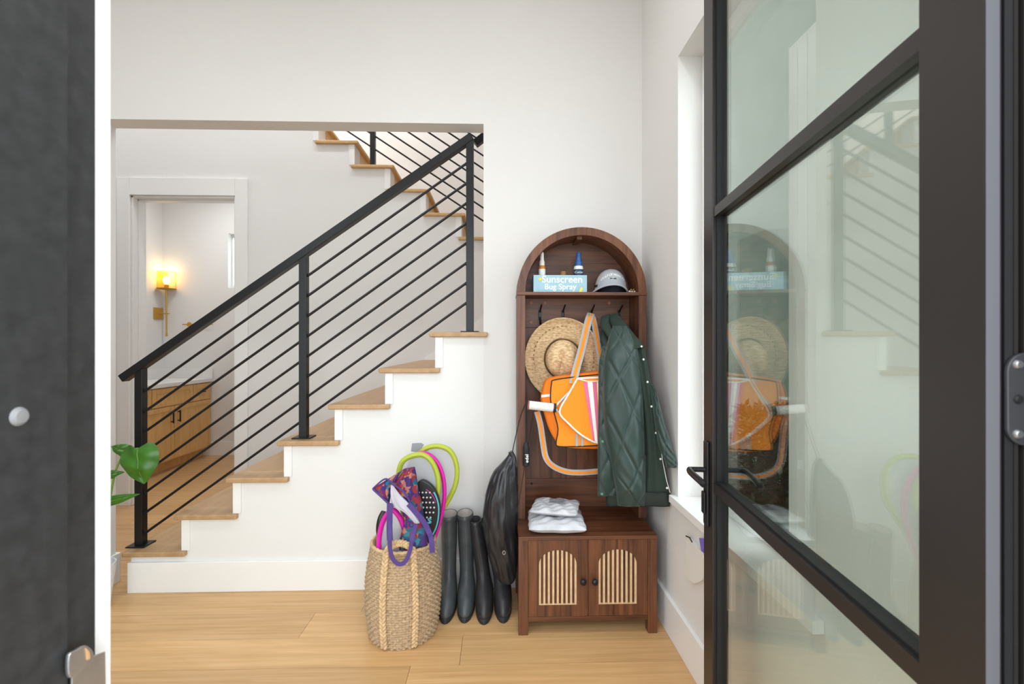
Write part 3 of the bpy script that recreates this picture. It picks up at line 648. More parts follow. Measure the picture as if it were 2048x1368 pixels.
# orange racket bag
orange = pm('orange_canvas', (.90, .27, .008), .75, bump=.1, bscale=700); orange2 = pm('deep_orange_canvas', (.86, .20, .006), .75, bump=.1, bscale=700)
offw = pm('white_piping', (.85, .80, .74), .6); pink = pm('pink_stripe', (.80, .16, .36), .7); greyw = pm('grey_webbing', (.40, .40, .42), .8, bump=.2, bscale=900)
YG = 2.135
bag = thing('racket_bag', 'bright orange racket bag with pink and white stripes hanging by its strap', 'bag', aty(1165, 897, YG))
out = [(1089, 770), (1095, 760), (1108, 755), (1140, 750), (1197, 743), (1228, 742), (1236, 752), (1238, 880), (1230, 897), (1197, 899), (1150, 898), (1126, 894), (1113, 884), (1100, 862), (1090, 830), (1083, 800)]
fr = smooth_pts([aty(a, b, YG) for a, b in out], 3, True); ce = sum(fr, V()) / len(fr)
def ins(s, y): return [V((ce.x + (p.x - ce.x) * s, y, ce.z + (p.z - ce.z) * s)) for p in fr]
mk('body', loft([ins(.93, YG + .085), ins(.99, YG + .078), ins(1, YG + .06), ins(1, YG + .02), ins(.99, YG + .006), ins(.95, YG), ins(.5, YG - .006), ins(.02, YG - .008)]), orange2, bag, smooth='all')
front = [(1103, 766), (1108, 760), (1140, 755), (1197, 749), (1230, 748), (1232, 890), (1197, 891), (1150, 893), (1120, 893), (1112, 887), (1116, 858), (1108, 825), (1101, 800)]
pf = smooth_pts([aty(a, b, YG - .012) for a, b in front], 3, True)
mk('front_panel', prism(pf, (0, .012, 0)), orange, bag, bevel=.003)
mk('black_piping', tube([p + V((0, -.001, 0)) for p in pf], .0028, 8, loop=True), rubber, bag, smooth=True)
mk('side_stripe', prism(px([(1083, 790, YG - .004), (1100, 788, YG - .006), (1100, 793, YG - .006), (1083, 795, YG - .004)]), (0, .006, 0)), offw, bag)
YPk = YG - .028
pock = smooth_pts([aty(a, b, YPk) for a, b in [(1153, 760), (1158, 757), (1197, 755), (1218, 755)]], 2)[:-1] + [aty(1220, 755, YPk), aty(1220, 888, YPk)] + smooth_pts([aty(a, b, YPk) for a, b in [(1200, 887), (1183, 882), (1160, 868), (1138, 848), (1119, 824), (1136, 790), (1153, 760)]], 4)[:-1]
mk('racket_pocket', prism(pock, (0, .018, 0)), orange, bag, bevel=.004)
mk('pocket_piping', tube(pock, .0042, 8, loop=True), offw, bag, smooth=True)
mk('pocket_top_trim', tube(px([(1157, 758, YPk - .002), (1175, 763, YPk - .003), (1218, 762, YPk - .003)]), .003, 8), offw, bag)
for x0, x1, b0_, b1_, mm in ((1167, 1174, 1186, 1189, pink), (1175, 1185, 1190, 1195, wpaint), (1186, 1192, 1196, 1199, pink), (1194, 1203, 1200, 1206, wpaint)):
    mk('stripe', prism(px([(x0, 764, YPk - .0015), (x1, 764, YPk - .0015), (b1_, 884, YPk - .0015), (b0_, 882, YPk - .0015)]), (0, .0015, 0)), mm, bag)
for x0 in (1151, 1162): mk('webbing_tab', prism(px([(x0, 868, YG - .0145), (x0 + 5, 868, YG - .0145), (x0 + 5, 893, YG - .0145), (x0, 893, YG - .0145)]), (0, .002, 0)), greyw, bag)
def strap(nm, pts, wd, nrm, own):
    P = smooth_pts([aty(*p) for p in pts], 8); s = mk(nm, ribbon(P, wd, .003, nrm), greyw, own, smooth=True)
    mk('strap_stripe', ribbon(P, wd * .42, .0048, nrm), orange, s, smooth=True)
N0 = (0, 1, 0)
strap('shoulder_strap', [(1182, 627, 2.30), (1176, 645, 2.25), (1163, 700, 2.19), (1151, 745, 2.13), (1146, 768, 2.115)], .036, (.25, 1, 0), bag)
strap('shoulder_strap', [(1183, 627, 2.30), (1188, 645, 2.26), (1196, 690, 2.20), (1203, 730, 2.14), (1206, 752, 2.12)], .032, (-.35, 1, 0), bag)
strap('long_strap', [(1074, 823, 2.19), (1081, 850, 2.18), (1086, 885, 2.17), (1092, 915, 2.16), (1106, 932, 2.15), (1132, 943, 2.14), (1165, 945, 2.14), (1210, 941, 2.15)], .028, (.15, 1, .25), bag)
# racket in the pocket
YK = 2.118
rk = thing('racket', 'racket with white wrapped handle tucked in the orange bag pocket', 'racket', aty(1085, 815, YK))
h0_, h1_ = aty(1057, 810, YK), aty(1107, 815.5, YK); dd = (h1_ - h0_)
g = [h0_ + dd * (k / 30) for k in range(31)]
mk('grip', tube(g, [.0195 + .0011 * (k % 3 == 0) for k in range(31)], 14), pm('white_grip_tape', (.82, .80, .77), .7), rk, smooth=True)
mk('butt_cap', tube([h0_ - dd * .03, h0_ + dd * .02], .0215, 14), pm('red_brown_cap', (.30, .08, .06), .5), rk, smooth=True)
mk('collar', tube([h1_ - dd * .02, h1_ + dd * .09], .0205, 14), rubber, rk, smooth=True)
e1 = h1_ + dd * .09
ring = smooth_pts([e1 + V((0, 0, .006)), aty(1120, 803, YK), aty(1150, 776, YK), aty(1185, 768, YK), aty(1212, 790, YK), aty(1220, 822, YK), aty(1210, 855, YK), aty(1180, 868, YK), aty(1150, 852, YK), aty(1122, 828, YK), e1 + V((0, 0, -.006))], 5)
mk('frame', tube(ring, .0055, 8), pm('racket_frame', (.62, .60, .58), .35, .3), rk, smooth=True)
g = []
for k in range(9): g.append(tube([aty(1148 + 8 * k, 778 + (0 if 1 < k < 7 else 8), YK), aty(1148 + 8 * k, 856 + (6 if 2 < k < 7 else -4), YK)], .0007, 4))
for k in range(9): g.append(tube([aty(1140, 785 + 8 * k, YK), aty(1214, 785 + 8 * k, YK)], .0007, 4))
ss = mk('strings', join(*g), wpaint, rk)
# green jacket
jk = pm('dark_green_nylon', (.017, .040, .033), .42, bump=.12, bscale=60, sheen=.2); jd = pm('green_black_lining', (.012, .024, .020), .6); jc = pm('green_corduroy', (.014, .030, .021), .8, bump=.3, bscale=400)
snap = pm('green_snap', (.10, .25, .17), .4); snapw = pm('pearl_snap', (.75, .75, .72), .25)
ja = thing('jacket', 'dark green quilted jacket hanging from the right hook', 'jacket', aty(1265, 1012, 2.10))
def quilt(nu, nv, d=.005):
    def f(u, t):
        a, b = (u * nu + t * nv) % 1, (u * nu - t * nv) % 1
        s = min(a, 1 - a, b, 1 - b); return -d * math.exp(-(s / .06) ** 2) + .0024 * sin(15 * t + 9 * u + 2 * sin(5 * u + 3 * t)) + .0016 * sin(37 * t - 15 * u + 2 * sin(9 * t))
    return f
def jp(name, rows, bul, mat, thick=.006, disp=None, fold=0, freq=2, r=40, c=18, ph=0):
    return mk(name, panel([aty(a, y, Y) for y, a, b, Y, Yr in rows], [aty(b, y, Yr) for y, a, b, Y, Yr in rows], bul, thick, r, c, fold, freq, ph, disp), mat, ja, smooth='all')
jp('lining', [(640, 1207, 1236, 2.24, 2.22), (690, 1202, 1272, 2.15, 2.12), (735, 1242, 1284, 2.13, 2.09), (800, 1243, 1300, 2.125, 2.07), (898, 1243, 1318, 2.12, 2.05), (915, 1214, 1320, 2.12, 2.05), (985, 1212, 1338, 2.12, 2.02), (1013, 1214, 1340, 2.12, 2.02)], .012, jd, fold=.006)
jp('left_front', [(692, 1206, 1222, 2.12, 2.12), (730, 1198, 1236, 2.09, 2.1), (800, 1197, 1243, 2.085, 2.09), (900, 1196, 1248, 2.08, 2.09), (992, 1196, 1242, 2.08, 2.09)], .02, jk, disp=quilt(1.2, 4.5, .006), r=90, c=30)
jp('left_sleeve', [(652, 1226, 1252, 2.14, 2.12), (690, 1214, 1272, 2.09, 2.08), (745, 1206, 1281, 2.07, 2.065), (830, 1207, 1287, 2.065, 2.06), (920, 1221, 1289, 2.065, 2.06), (975, 1231, 1290, 2.065, 2.06), (1011, 1236, 1289, 2.065, 2.06)], .05, jk, disp=quilt(1.4, 4.2, .0085), r=110, c=44)
jp('right_front', [(690, 1268, 1288, 2.09, 2.06), (740, 1276, 1298, 2.06, 2.04), (820, 1288, 1310, 2.045, 2.02), (900, 1294, 1324, 2.04, 2.01), (985, 1293, 1340, 2.04, 2.0)], .012, jc, fold=.003)
jp('right_sleeve', [(770, 1302, 1308, 2.03, 2.02), (830, 1308, 1325, 2.0, 1.99), (890, 1318, 1343, 1.985, 1.975), (925, 1331, 1354, 1.97, 1.955), (935, 1333, 1354, 1.97, 1.955)], .022, jk, disp=quilt(1.1, 3.0, .006), r=60, c=26)
mk('collar', panel(px([(1215, 632, 2.24), (1222, 650, 2.17), (1240, 682, 2.09), (1266, 700, 2.05)]), px([(1230, 626, 2.24), (1243, 636, 2.18), (1265, 664, 2.10), (1289, 692, 2.05)]), .016, .006, 24, 12), jc, ja, smooth='all')
mk('collar_edge', panel(px([(1203, 633, 2.22), (1201, 652, 2.17), (1213, 670, 2.13), (1219, 692, 2.11), (1199, 722, 2.10)]), px([(1220, 627, 2.24), (1219, 645, 2.18), (1229, 668, 2.13), (1231, 692, 2.10), (1216, 722, 2.09)]), .014, .006, 24, 10), jc, ja, smooth='all')
for a, b, Y in ((1204, 739, 2.083), (1205, 883, 2.071), (1204, 934, 2.071), (1204, 988, 2.075), (1262, 994, 2.036)): mk('snap', lathe([(0, .003), (.005, .0028), (.0068, 0)], aty(a, b, Y), 14, 'y'), snap, ja, smooth=True)
for a, b, Y in ((1283, 693, 2.045), (1287, 719, 2.037), (1295, 764, 2.022), (1303, 813, 2.01), (1312, 866, 2.0), (1321, 918, 1.992), (1334, 976, 1.985)): mk('snap', lathe([(0, .003), (.004, .0026), (.005, 0)], aty(a, b, Y), 12, 'y'), snapw, ja, smooth=True)
mk('zip_edge', tube(px([(1308, 795, 2.012), (1317, 860, 2.0), (1325, 920, 1.995), (1333, 960, 1.99), (1340, 985, 1.985)]), .0016, 6), snapw, ja)
# black strap with tag
YT = 2.19
stp = thing('wrist_strap', 'black cord strap with rubber handle lettered edel hanging at the left post', 'strap', aty(1052, 932, YT))
mk('cord', tube(smooth_pts(px([(1055, 800, 2.2), (1052, 815, YT), (1052, 850, YT), (1052, 892, YT)]), 5), .0042, 8), rubber, stp, smooth=True)
mk('handle', tube(smooth_pts(px([(1052, 884, YT), (1052, 896, YT), (1052, 925, YT), (1052, 933, YT)]), 6), [.006 + .010 * min(1, k / 6) for k in range(16)] + [.013, .010, .006], 12, flat=.7), rubber, stp, smooth=True)
tg = aty(1054, 917, YT - .013)
text('lettering', 'edel', .024, wpaint, stp, lambda x, y, z: tg + V((-y * .9, -z, x)), bold=.0003)
# drawstring bag
dbm = pm('black_nylon', (.018, .018, .021), .28, bump=.8, bscale=16); dgl = pm('black_cord', (.01, .01, .01), .7)
db = thing('drawstring_bag', 'black nylon drawstring bag hanging left of the hall tree', 'bag', aty(1003, 1165, 2.17))
rows = [(905, 1019, 1027), (912, 1014, 1031), (928, 1000, 1034), (945, 985, 1035), (975, 974, 1036), (1010, 967, 1036), (1050, 966, 1036), (1090, 972, 1036), (1130, 983, 1035), (1155, 994, 1031), (1164, 1003, 1026)]
rr = []
for i, t in enumerate([k / 60 for k in range(61)]):
    S_ = smooth_pts([V((a, b, y)) for y, a, b in rows], 6); q = S_[min(int(t * (len(S_) - 1)), len(S_) - 1)]
    a, b = aty(q.x, q.z, 2.18), aty(q.y, q.z, 2.18); c = (a + b) / 2; rx = (b.x - a.x) / 2; fo_ = .05 + .16 * max(0, 1 - t * 2.2)
    ring = []
    for k in range(48):
        an = 2 * pi * k / 48; f = 1 + fo_ * sin(9 * an + 3 * t + sin(6 * t)) * .7 + .065 * sin(5 * an + 13 * t + 2 * sin(3 * an)) + .05 * sin(13 * an - 21 * t + 3 * sin(4 * t)) + .04 * sin(3 * an + 31 * t)
        ring.append(V((c.x + rx * cos(an) * min(1.0, .94 * f + .05), 2.175 + min(.062, rx * .72) * sin(an) * f, c.z)))
    rr.append(ring)
mk('body', loft(rr), dbm, db, smooth='all')
mk('gathered_top', tube(px([(1021, 903, 2.17), (1025, 912, 2.17)]), .012, 10), dbm, db, smooth=True)
mk('cord', tube(smooth_pts(px([(1024, 908, 2.165), (1032, 870, 2.19), (1042, 830, 2.2), (1054, 802, 2.21)]), 5), .0022, 6), dgl, db)
mk('cord', tube(smooth_pts(px([(1066, 828, 2.20), (1058, 880, 2.20), (1046, 955, 2.2), (1037, 1010, 2.18)]), 5), .0016, 6), dgl, db)
mk('cord', tube(smooth_pts(px([(1019, 930, 2.118), (1014, 990, 2.108), (1009, 1060, 2.108), (1008, 1100, 2.112)]), 5), .002, 6), dgl, db)
ec = aty(1008, 1105, 2.112); mk('eyelet', tube([ec + V((.006 * cos(2 * pi * k / 16), -.002, .008 * sin(2 * pi * k / 16))) for k in range(16)], .0018, 6, loop=True), steel, db, smooth=True)
# mailers
pf_ = pm('white_poly_mailer', (.58, .59, .62), .28, var=.2, vscale=12, bump=.6, bscale=22); pg = pm('grey_print', (.20, .21, .24), .5)
def mailer(name, label, cx_, cy_, z0, w_, d_, h_, rot, ph):
    o = thing(name, label, 'package', (cx_, cy_, z0), 'plastic mailers on the bench'); n, m_ = 34, 26; top, bot = [], []
    for i in range(m_ + 1):
        for lst, s in ((top, 1), (bot, 0)):
            ring = []
            for j in range(n + 1):
                u, v = 2 * j / n - 1, 2 * i / m_ - 1; e = (max(0, 1 - abs(u) ** 4) * max(0, 1 - abs(v) ** 4)) ** .45
                x, y = u * w_ / 2 * (1 + .012 * sin(9 * v + ph)), v * d_ / 2 * (1 + .015 * sin(8 * u + ph))
                zz = h_ * (.5 + .5 * e) + .004 * e * sin(9 * u + 5 * v + ph) + .003 * e * sin(17 * v - 8 * u) if s else h_ * .5 * (1 - e)
                ring.append(V((cx_ + x * cos(rot) - y * sin(rot), cy_ + x * sin(rot) + y * cos(rot), z0 + max(zz, 0.0005))))
            lst.append(ring)
    mk('pouch', join(loft(top, closed=False), loft(bot, closed=False)), pf_, o, smooth='all')
    for k in range(4):
        a, b = V((-.03, -.02 + .018 * k)), V((.05 - .01 * (k % 2), -.02 + .018 * k))
        f = lambda q: V((cx_ + q.x * cos(rot) - q.y * sin(rot), cy_ + q.x * sin(rot) + q.y * cos(rot), z0 + h_ * 1.0 + .0085))
        mk('printed_line', ribbon([f(a), f(a.lerp(b, .5)), f(b)], .008, .0008, (0, 0, 1)), pg, o)
    return o
mx0, mx1 = aty(1060, 1070, YF + .01).x, aty(1176, 1070, YF + .01).x; mw = mx1 - mx0
mailer('mailer', 'lower white plastic mailer lying flat on the walnut bench', (mx0 + mx1) / 2, YF + .118, zt, mw, .24, .055, radians(-3), 0)
mailer('mailer', 'upper white plastic mailer, askew on top of the other mailer', (mx0 + mx1) / 2 + .0, YF + .145, zt + .0625, mw * .84, .19, .034, radians(-14), 2)

# ================================================================= BOOTS
def boot(name, label, px0, pxt, yb, ht_, ymid, mat, lin, lean=0, rad_=.052, squash=1):
    p = aty(px0, yb, ymid); q = aty(pxt, 1045, ymid + .06); sh = (q.x - p.x)
    o = thing(name, label, 'boot', (p.x, ymid, 0), 'rubber boots by the basket')
    def ring(z, cy, rx, ry, inn=0):
        x = p.x + sh * max(0, (z - .08)) / (ht_ - .08) if z > .08 else p.x
        return [V((x + (rx - inn) * cos(2 * pi * k / 28), cy + (ry - inn) * sin(2 * pi * k / 28), z)) for k in range(28)]
    yc = ymid + .10
    sec = [(.018, ymid + .02, .041, .132), (.035, ymid + .02, .043, .132), (.06, ymid + .024, .043, .124), (.085, ymid + .04, .042, .105), (.105, ymid + .062, .038, .082), (.13, yc - .02, .035, .064), (.17, yc - .012, .034, .056), (.24, yc - .01, .036, .057), (.32, yc - .01, .5 * (.038 + rad_), .06), (ht_ - .012, yc - .01, rad_, .062 * squash), (ht_, yc - .01, rad_ * 1.02, .063 * squash)]
    body = [ring(*s_) for s_ in sec] + [ring(ht_, yc - .01, rad_ * 1.02, .063 * squash, .004), ring(ht_ - .05, yc - .01, rad_, .062 * squash, .006), ring(ht_ - .15, yc - .01, .045, .057, .0075)]
    mk('shaft', loft(body), mat, o, smooth='all')
    mk('lining', loft([ring(ht_ - .001, yc - .01, rad_ * 1.02, .063 * squash, .0045), ring(ht_ - .05, yc - .01, rad_, .062 * squash, .0075), ring(ht_ - .13, yc - .01, .045, .057, .0095)], cap=False), lin, o, smooth='all')
    mk('sole', loft([ring(0, ymid + .02, .040, .134), ring(.004, ymid + .02, .042, .138), ring(.018, ymid + .02, .042, .138), ring(.024, ymid + .02, .041, .133)]), pm('boot_sole', (.02, .02, .022), .7) if 'boot_sole' not in MATS else MATS['boot_sole'], o, smooth=True)
    mk('front_seam', tube([V((p.x + (sh * max(0, z - .08) / (ht_ - .08)), cy - ry - .0005, z)) for z, cy, rx, ry in sec[5:10]], .002, 6), mat, o)
    mk('top_band', loft([ring(ht_ - .022, yc - .01, rad_ + .0015, .0635 * squash), ring(ht_ - .020, yc - .01, rad_ + .003, .065 * squash), ring(ht_ - .008, yc - .01, rad_ + .003, .065 * squash), ring(ht_ - .006, yc - .01, rad_ + .0015, .0635 * squash)], cap=False), mat, o, smooth=True)
gb = pm('grey_rubber', (.068, .078, .084), .42, var=.2, vscale=18); bb = pm('black_rubber', (.032, .031, .034), .42, var=.25, vscale=18); lnw = pm('pale_boot_lining', (.58, .52, .48), .9); lnd = pm('dark_boot_lining', (.05, .045, .05), .9)
boot('rubber_boot', 'grey rubber boot with pale lining, next to the basket', 895, 897, 1242, .432, 2.235, gb, lnw, rad_=.040)
boot('rubber_boot', 'grey rubber boot with pale lining, second from the basket', 932, 929, 1240, .432, 2.24, gb, lnw, rad_=.039)
boot('rubber_boot', 'black rubber boot leaning left between grey boot and drawstring bag', 969, 950, 1245, .405, 2.225, bb, lnd, rad_=.030, squash=.8)
boot('rubber_boot', 'black rubber boot half hidden by the black drawstring bag', 1006, 972, 1243, .395, 2.235, bb, lnd, rad_=.030, squash=.8)

# ================================================================= BASKET AND WHAT IS IN IT
bc = V((aty(807, 1200, 2.09).x, 2.09, 0)); BH = .40
wick = pm('seagrass', (.50, .35, .21), .85, var=.25, vscale=90, bump=.5, bscale=160); wick2 = pm('braided_seagrass', (.64, .45, .25), .85, var=.2, vscale=60, bump=.4, bscale=200)
bk = thing('basket', 'tall woven seagrass basket with braided handles', 'basket', bc)
def br_(z): t = z / BH; return .142 + .022 * sin(pi * min(1, t * 1.05)) ** .8 - .006 * t
NR, NC = 152, 216
rr = [[bc + V((.02 * cos(2 * pi * k / NC), .02 * sin(2 * pi * k / NC), .004)) for k in range(NC)]]
for i in range(NR + 1):
    z = .002 + (BH - .002) * i / NR; ring = []
    for k in range(NC):
        a = 2 * pi * k / NC; wv = .0042 * sin(a * 36 + pi * (i // 4)) + .0040 * cos(2 * pi * i / 4) + random.uniform(-.0009, .0009); r0 = br_(z) + wv
        ring.append(bc + V((r0 * cos(a), r0 * sin(a), z + .0015 * sin(a * 23 + i))))
    rr.append(ring)
rr += [[bc + V(((br_(z) - .012) * cos(2 * pi * k / NC), (br_(z) - .012) * sin(2 * pi * k / NC), z)) for k in range(NC)] for z in (BH, BH * .6, .02)]
mk('woven_wall', loft(rr), wick, bk, smooth='all')
mk('rim', tube([bc + V((br_(BH) * cos(2 * pi * k / 80), br_(BH) * sin(2 * pi * k / 80), BH + .002 * sin(k * 2.5))) for k in range(80)], .0075, 8, loop=True), wick2, bk, smooth=True)
def braid(P, r, nm, par):
    g = []
    for s in range(3):
        pts = []
        for i in range(len(P)):
            t = (P[min(i + 1, len(P) - 1)] - P[max(i - 1, 0)]).normalized(); nrm = V((P[i].x - bc.x, P[i].y - bc.y, 0)).normalized(); sd = t.cross(nrm).normalized(); a = i * .62 + 2 * pi * s / 3
            pts.append(P[i] + sd * (r * sin(a)) + nrm * (r * .45 * sin(2 * a)))
        g.append(tube(pts, r * .62, 7))
    return mk(nm, join(*g), wick2, par, smooth='all')
def handle(angs, zt_):
    a0, a1 = angs; P = []
    for i in range(40): z = .01 + (BH - .01) * i / 39; P.append(bc + V(((br_(z) + .009) * cos(a0), (br_(z) + .009) * sin(a0), z)))
    for i in range(1, 18): t = i / 18; a = a0 + (a1 - a0) * t; P.append(bc + V(((br_(BH) + .006) * cos(a), (br_(BH) + .006) * sin(a), BH + zt_ * sin(pi * t) ** .7)))
    for i in range(40): z = BH - (BH - .01) * i / 39; P.append(bc + V(((br_(z) + .009) * cos(a1), (br_(z) + .009) * sin(a1), z)))
    S_ = smooth_pts(P, 2); braid(S_, .0100, 'braided_handle', bk)
fa = atan(1)
aL = math.atan2(-.15, -.05); aR = math.atan2(-.14, .075)
handle((aL, aR), .045); handle((aL + pi - .2, aR + pi - .2), .03)
# ring rackets
lime = pm('lime_foam', (.44, .52, .045), .5); mag = pm('magenta_foam', (.78, .015, .42), .45)
meshm, t_, p_, N, L = nt('grey_mesh'); p_.inputs['Base Color'].default_value = (.60, .61, .64, 1); p_.inputs['Roughness'].default_value = .6; p_.inputs['Alpha'].default_value = .55
def ring_racket(label, pts, Y, mat, r0, y_tail, meshmat=meshm):
    P = smooth_pts([aty(a, b, Y) for a, b in pts], 6, True); c = sum(P, V()) / len(P)
    zb = .03
    low = min(P, key=lambda p: p.z); o = thing('mesh_racket', label, 'racket', (low.x, Y, min(low.z, .35)), 'mesh rackets in the basket')
    mk('frame', tube(P, r0, 10, loop=True, flat=.8), mat, o, smooth=True)
    mk('net', prism([p.lerp(c, .04) + V((0, .0, 0)) for p in P], (0, .0015, 0)), meshmat, o)
    hb = V((bc.x + (low.x - bc.x) * .5, Y - .02, max(.05, low.z - .25)))
    mk('handle', tube([low, low.lerp(hb, .3), hb], [r0, .012, .013], 10), mat, o, smooth=True)
ring_racket('lime green mesh racket, rearmost and tallest in the basket', [(871, 892), (899, 901), (913, 930), (912, 965), (899, 996), (878, 1030), (862, 1060), (846, 1030), (833, 985), (828, 935), (843, 903)], 2.19, lime, .0145, 0)
ring_racket('magenta mesh racket between the two lime green ones', [(846, 906), (868, 917), (884, 945), (889, 985), (884, 1025), (872, 1068), (860, 1090), (838, 1060), (820, 1000), (815, 950), (826, 915)], 2.145, mag, .012, 0)
ring_racket('lime green mesh racket with grey net in front of the magenta one', [(836, 909), (857, 916), (872, 940), (877, 975), (868, 1020), (850, 1070), (835, 1085), (818, 1060), (803, 1010), (797, 955), (806, 922)], 2.11, lime, .0145, 0)
ring_racket('small magenta mesh racket low at the front of the basket', [(785, 1020), (799, 1034), (809, 1060), (812, 1090), (806, 1125), (786, 1140), (766, 1125), (758, 1095), (761, 1060), (771, 1033)], 2.015, mag, .0135, 0)
# grey flap and black padel racket
tag(mk('tag_card', prism(px([(824, 887, 2.21), (842, 886, 2.21), (848, 890, 2.21), (838, 905, 2.21), (822, 903, 2.21)]) , (0, .004, 0)), pm('grey_felt', (.30, .31, .34), .8)), 'grey fabric corner poking up behind the lime racket', 'fabric')
YD = 2.065
pad = thing('padel_racket', 'black perforated paddle racket with turquoise edge in the basket', 'racket', aty(848, 1100, YD))
hd = smooth_pts([aty(a, b, YD) for a, b in [(838, 963), (856, 966), (872, 984), (880, 1010), (879, 1040), (872, 1064), (858, 1085), (842, 1090), (826, 1070), (820, 1030), (822, 990)]], 5, True)
pc = sum(hd, V()) / len(hd)
mk('head', prism(hd, (0, .03, 0)), pm('black_carbon', (.012, .012, .015), .35), pad, bevel=.005)
teal = pm('turquoise_print', (.10, .50, .55), .4)
mk('edge_stripe', tube([p.lerp(pc, .10) + V((0, -.0005, 0)) for p in hd[9:30]], .0035, 6), teal, pad, smooth=True)
mk('edge_stripe', tube([p.lerp(pc, .24) + V((0, -.0005, 0)) for p in hd[4:14]], .0012, 6), mag, pad, smooth=True)
hw = pm('pale_hole', (.62, .60, .58), .6)
for i in range(5):
    for j in range(7):
        a, b = 838 + 7.2 * i + 1.5 * (j % 2), 985 + 10 * j
        if ((a - 850) / 20) ** 2 + ((b - 1018) / 42) ** 2 < 1: mk('hole', lathe([(0, .0006), (.0042, .0006), (.0042, 0)], aty(a, b, YD - .0003), 10, 'y'), hw, pad)
mk('handle', tube([pc + V((-.005, .015, -.13)), pc + V((-.02, .015, -.28))], .014, 10), rubber, pad, smooth=True)
text('lettering', 's', .05, teal, pad, lambda x, y, z: aty(859, 1040, YD - .001) + V((x, -z, y)), bold=.001)
o = tag(mk('black_paddle', tube(smooth_pts(px([(768, 1022, 2.12), (762, 1040, 2.11), (760, 1066, 2.11), (766, 1090, 2.11)]), 6), [.010 + .008 * sin(pi * k / 18) for k in range(19)], 12, flat=.5), MATS['black_carbon'], smooth=True), 'black rounded paddle handle at the left rim of the basket', 'paddle')
# tote bag
tot = printed('floral_print', [(.05, .02, .16), (.015, .12, .22), (.30, .025, .04), (.06, .02, .15), (.02, .05, .16), (.03, .20, .26), (.20, .015, .09), (.05, .02, .16), (.45, .18, .12)], 44)
purp = pm('purple_webbing', (.085, .045, .22), .75, bump=.3, bscale=700); lavw = pm('pale_lavender_lining', (.56, .54, .62), .8)
tb = thing('tote_bag', 'floral print fabric tote bag with purple straps stuffed in the basket', 'bag', aty(815, 1100, 2.0))
def cr4(pts, Y): return [aty(700 + a * .329, 870 + b * .329, Y if not callable(Y) else Y(a, b)) for a, b in pts]
mk('printed_panel', panel(cr4([(330, 205), (300, 250), (260, 290), (250, 330), (300, 430), (340, 560), (300, 700)], 2.02), cr4([(392, 195), (402, 240), (415, 330), (438, 420), (450, 520), (462, 600), (470, 668)], 2.03), .035, .006, 34, 18, .006, 3), tot, tb, smooth='all')
mk('printed_flap', panel(cr4([(138, 325), (170, 355), (205, 385), (238, 420)], 1.985), cr4([(335, 203), (300, 240), (270, 300), (250, 345)], 2.0), .018, .005, 24, 14, .005, 2, 1), tot, tb, smooth='all')
mk('inner_lining', panel(cr4([(248, 305), (246, 370), (262, 430), (330, 470), (395, 540)], 1.972), cr4([(262, 308), (310, 370), (360, 420), (395, 480), (425, 535)], 1.972), .012, .004, 24, 12, .003, 2), lavw, tb, smooth='all')
mk('edge_binding', tube(smooth_pts(cr4([(138, 327), (212, 268), (262, 298), (330, 350), (372, 420), (425, 490)], 1.975), 6), .004, 6), purp, tb, smooth=True)
mk('edge_binding', tube(smooth_pts(cr4([(138, 327), (190, 375), (240, 422), (262, 440)], 1.972), 6), .0045, 6), purp, tb, smooth=True)
mk('pocket_panel', panel(cr4([(360, 440), (330, 540), (300, 640), (300, 700)], 1.985), cr4([(430, 480), (455, 560), (470, 640), (472, 672)], 2.0), .02, .005, 20, 12, .004, 2), tot, tb, smooth='all')
YH = lambda a, b: 1.96 if b < 600 else 1.915
mk('strap', ribbon(smooth_pts(cr4([(240, 415), (243, 500), (243, 600), (243, 690), (262, 755), (300, 785), (340, 765), (368, 690), (378, 620), (400, 545)], YH), 6), .017, .003, lambda t: (0, 1, 0)), purp, tb, smooth=True)
mk('strap', ribbon(smooth_pts(cr4([(355, 420), (400, 470), (450, 530), (480, 590), (495, 640), (500, 715)], lambda a, b: 1.955 if b < 600 else 1.925), 6), .022, .003, lambda t: (0, 1, 0)), purp, tb, smooth=True)
mk('strap', ribbon(smooth_pts(cr4([(242, 418), (241, 500), (240, 580), (243, 640)], 1.952), 6), .024, .003, (0, 1, 0)), purp, tb, smooth=True)

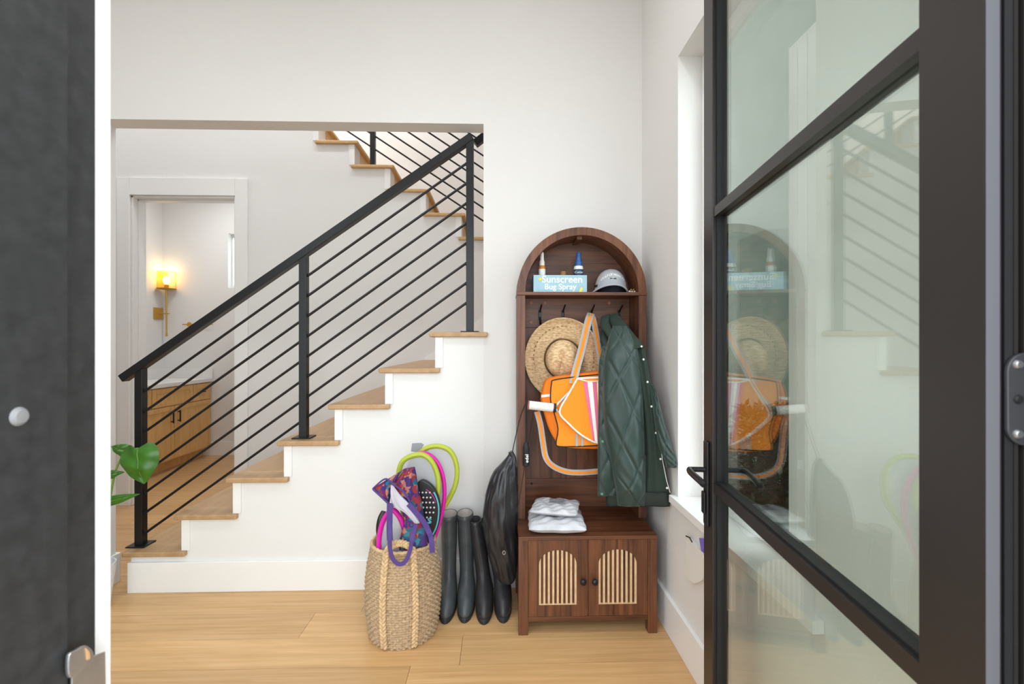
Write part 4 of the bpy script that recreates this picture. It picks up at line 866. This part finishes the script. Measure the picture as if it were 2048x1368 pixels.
# ================================================================= PLANT
YPl = 2.28
pcx = aty(182, 1150, YPl).x
pl = thing('potted_plant', 'green broad leaf plant in a white pot at the left edge', 'plant', (pcx, YPl, 0))
mk('pot', lathe([(0, 0), (.065, 0), (.07, .006), (.084, .12), (.094, .205), (.094, .215), (.088, .215), (.08, .18), (0, .18)], (pcx, YPl, 0), 32), pm('white_pot', (.72, .74, .75), .6, var=.12, vscale=70, bump=.5, bscale=120), pl, smooth=True)
mk('soil', lathe([(0, .185), (.081, .185), (.081, .179)], (pcx, YPl, 0), 20), pm('soil', (.03, .02, .012), .95), pl)
lg = pm('leaf_green', (.042, .15, .012), .3, var=.25, vscale=22); stm = pm('stem_green', (.16, .28, .05), .5)
def leaf(base, tip, width, Y, droop, back=0.0):
    a, b = aty(*base, Y), aty(*tip, Y - back); ax = b - a; ln = ax.length; ax.normalize(); nrm = V((0, -1, .25)).normalized(); sd = ax.cross(nrm).normalized(); nrm = sd.cross(ax).normalized()
    rr = []
    for i in range(19):
        t = i / 18; wd = width * (sin(pi * min(1, t * .93 + .07) ** .72)) ** .8 if t < 1 else 0.0005
        ring = []
        for j in range(13):
            u = j / 6 - 1; ring.append(a + ax * (ln * (t - .10 * abs(u) * (1 - t) * 1.2)) + sd * (wd * u) + nrm * (droop * sin(pi * t) - .25 * wd * u * u + .004 * sin(14 * t + 3 * u) - .004 * math.exp(-(u / .12) ** 2)))
        rr.append(ring)
    top = loft(rr, closed=False); lo = ([v - nrm * .0012 for v in top[0]], top[1])
    l = mk('leaf', join(top, lo), lg, pl, smooth='all')
    mk('midrib', tube([r_[6] + nrm * .001 for r_ in rr[::3]], [.0022 - .00028 * k for k in range(7)], 6), stm, l, smooth=True)
def stem(pts): mk('stem', tube(smooth_pts([aty(*p) for p in pts], 6), .0045, 8), stm, pl, smooth=True)
leaf((275, 897), (288, 968), .088, 2.2, .02)
leaf((262, 905), (222, 893), .030, 2.22, .01)
leaf((205, 953), (248, 944), .022, 2.22, .012)
leaf((208, 1006), (279, 988), .022, 2.21, .014)
leaf((180, 900), (130, 960), .08, 2.3, .02)
stem([(196, 1112, YPl), (214, 1030, 2.25), (232, 940, 2.22), (255, 905, 2.21), (276, 897, 2.2)])
stem([(194, 1112, YPl), (198, 1000, 2.25), (206, 953, 2.22)])
stem([(196, 1112, YPl), (200, 1040, 2.25), (209, 1006, 2.21)])
stem([(192, 1112, YPl), (186, 980, 2.3), (180, 900, 2.3)])

# ================================================================= POCKET ON THE RIGHT WALL
XPk = XR - .02
ol = [(1372, 1072), (1378, 1076), (1390, 1092), (1406, 1106), (1412, 1150), (1400, 1163), (1388, 1167), (1376, 1160), (1369, 1146)]
wp = thing('wall_pocket', 'white plastic pocket holder on the right wall below the window sill', 'holder', atx(1390, 1166, XPk))
pp = [atx(a, b, XPk) for a, b in ol]
mk('pocket_front', prism(pp, (.003, 0, 0)), white_pl, wp, bevel=.001)
mk('pocket_body', prism([p.lerp(sum(pp, V()) / len(pp), .08) + V((.0035, 0, 0)) for p in pp], (.0155, 0, 0)), white_pl, wp)
mk('clip', tube([atx(1372, 1072, XPk - .001), atx(1379, 1075, XPk - .001), atx(1384, 1084, XPk - .001)], .0025, 6), black, wp)
tag(mk('purple_card', prism([atx(a, b, XPk + .004) for a, b in ((1398, 1076), (1416, 1080), (1416, 1155), (1404, 1152), (1402, 1100))], (.010, 0, 0)), pm('purple_plastic', (.22, .16, .62), .45)), 'purple item held in the white wall pocket', 'card')
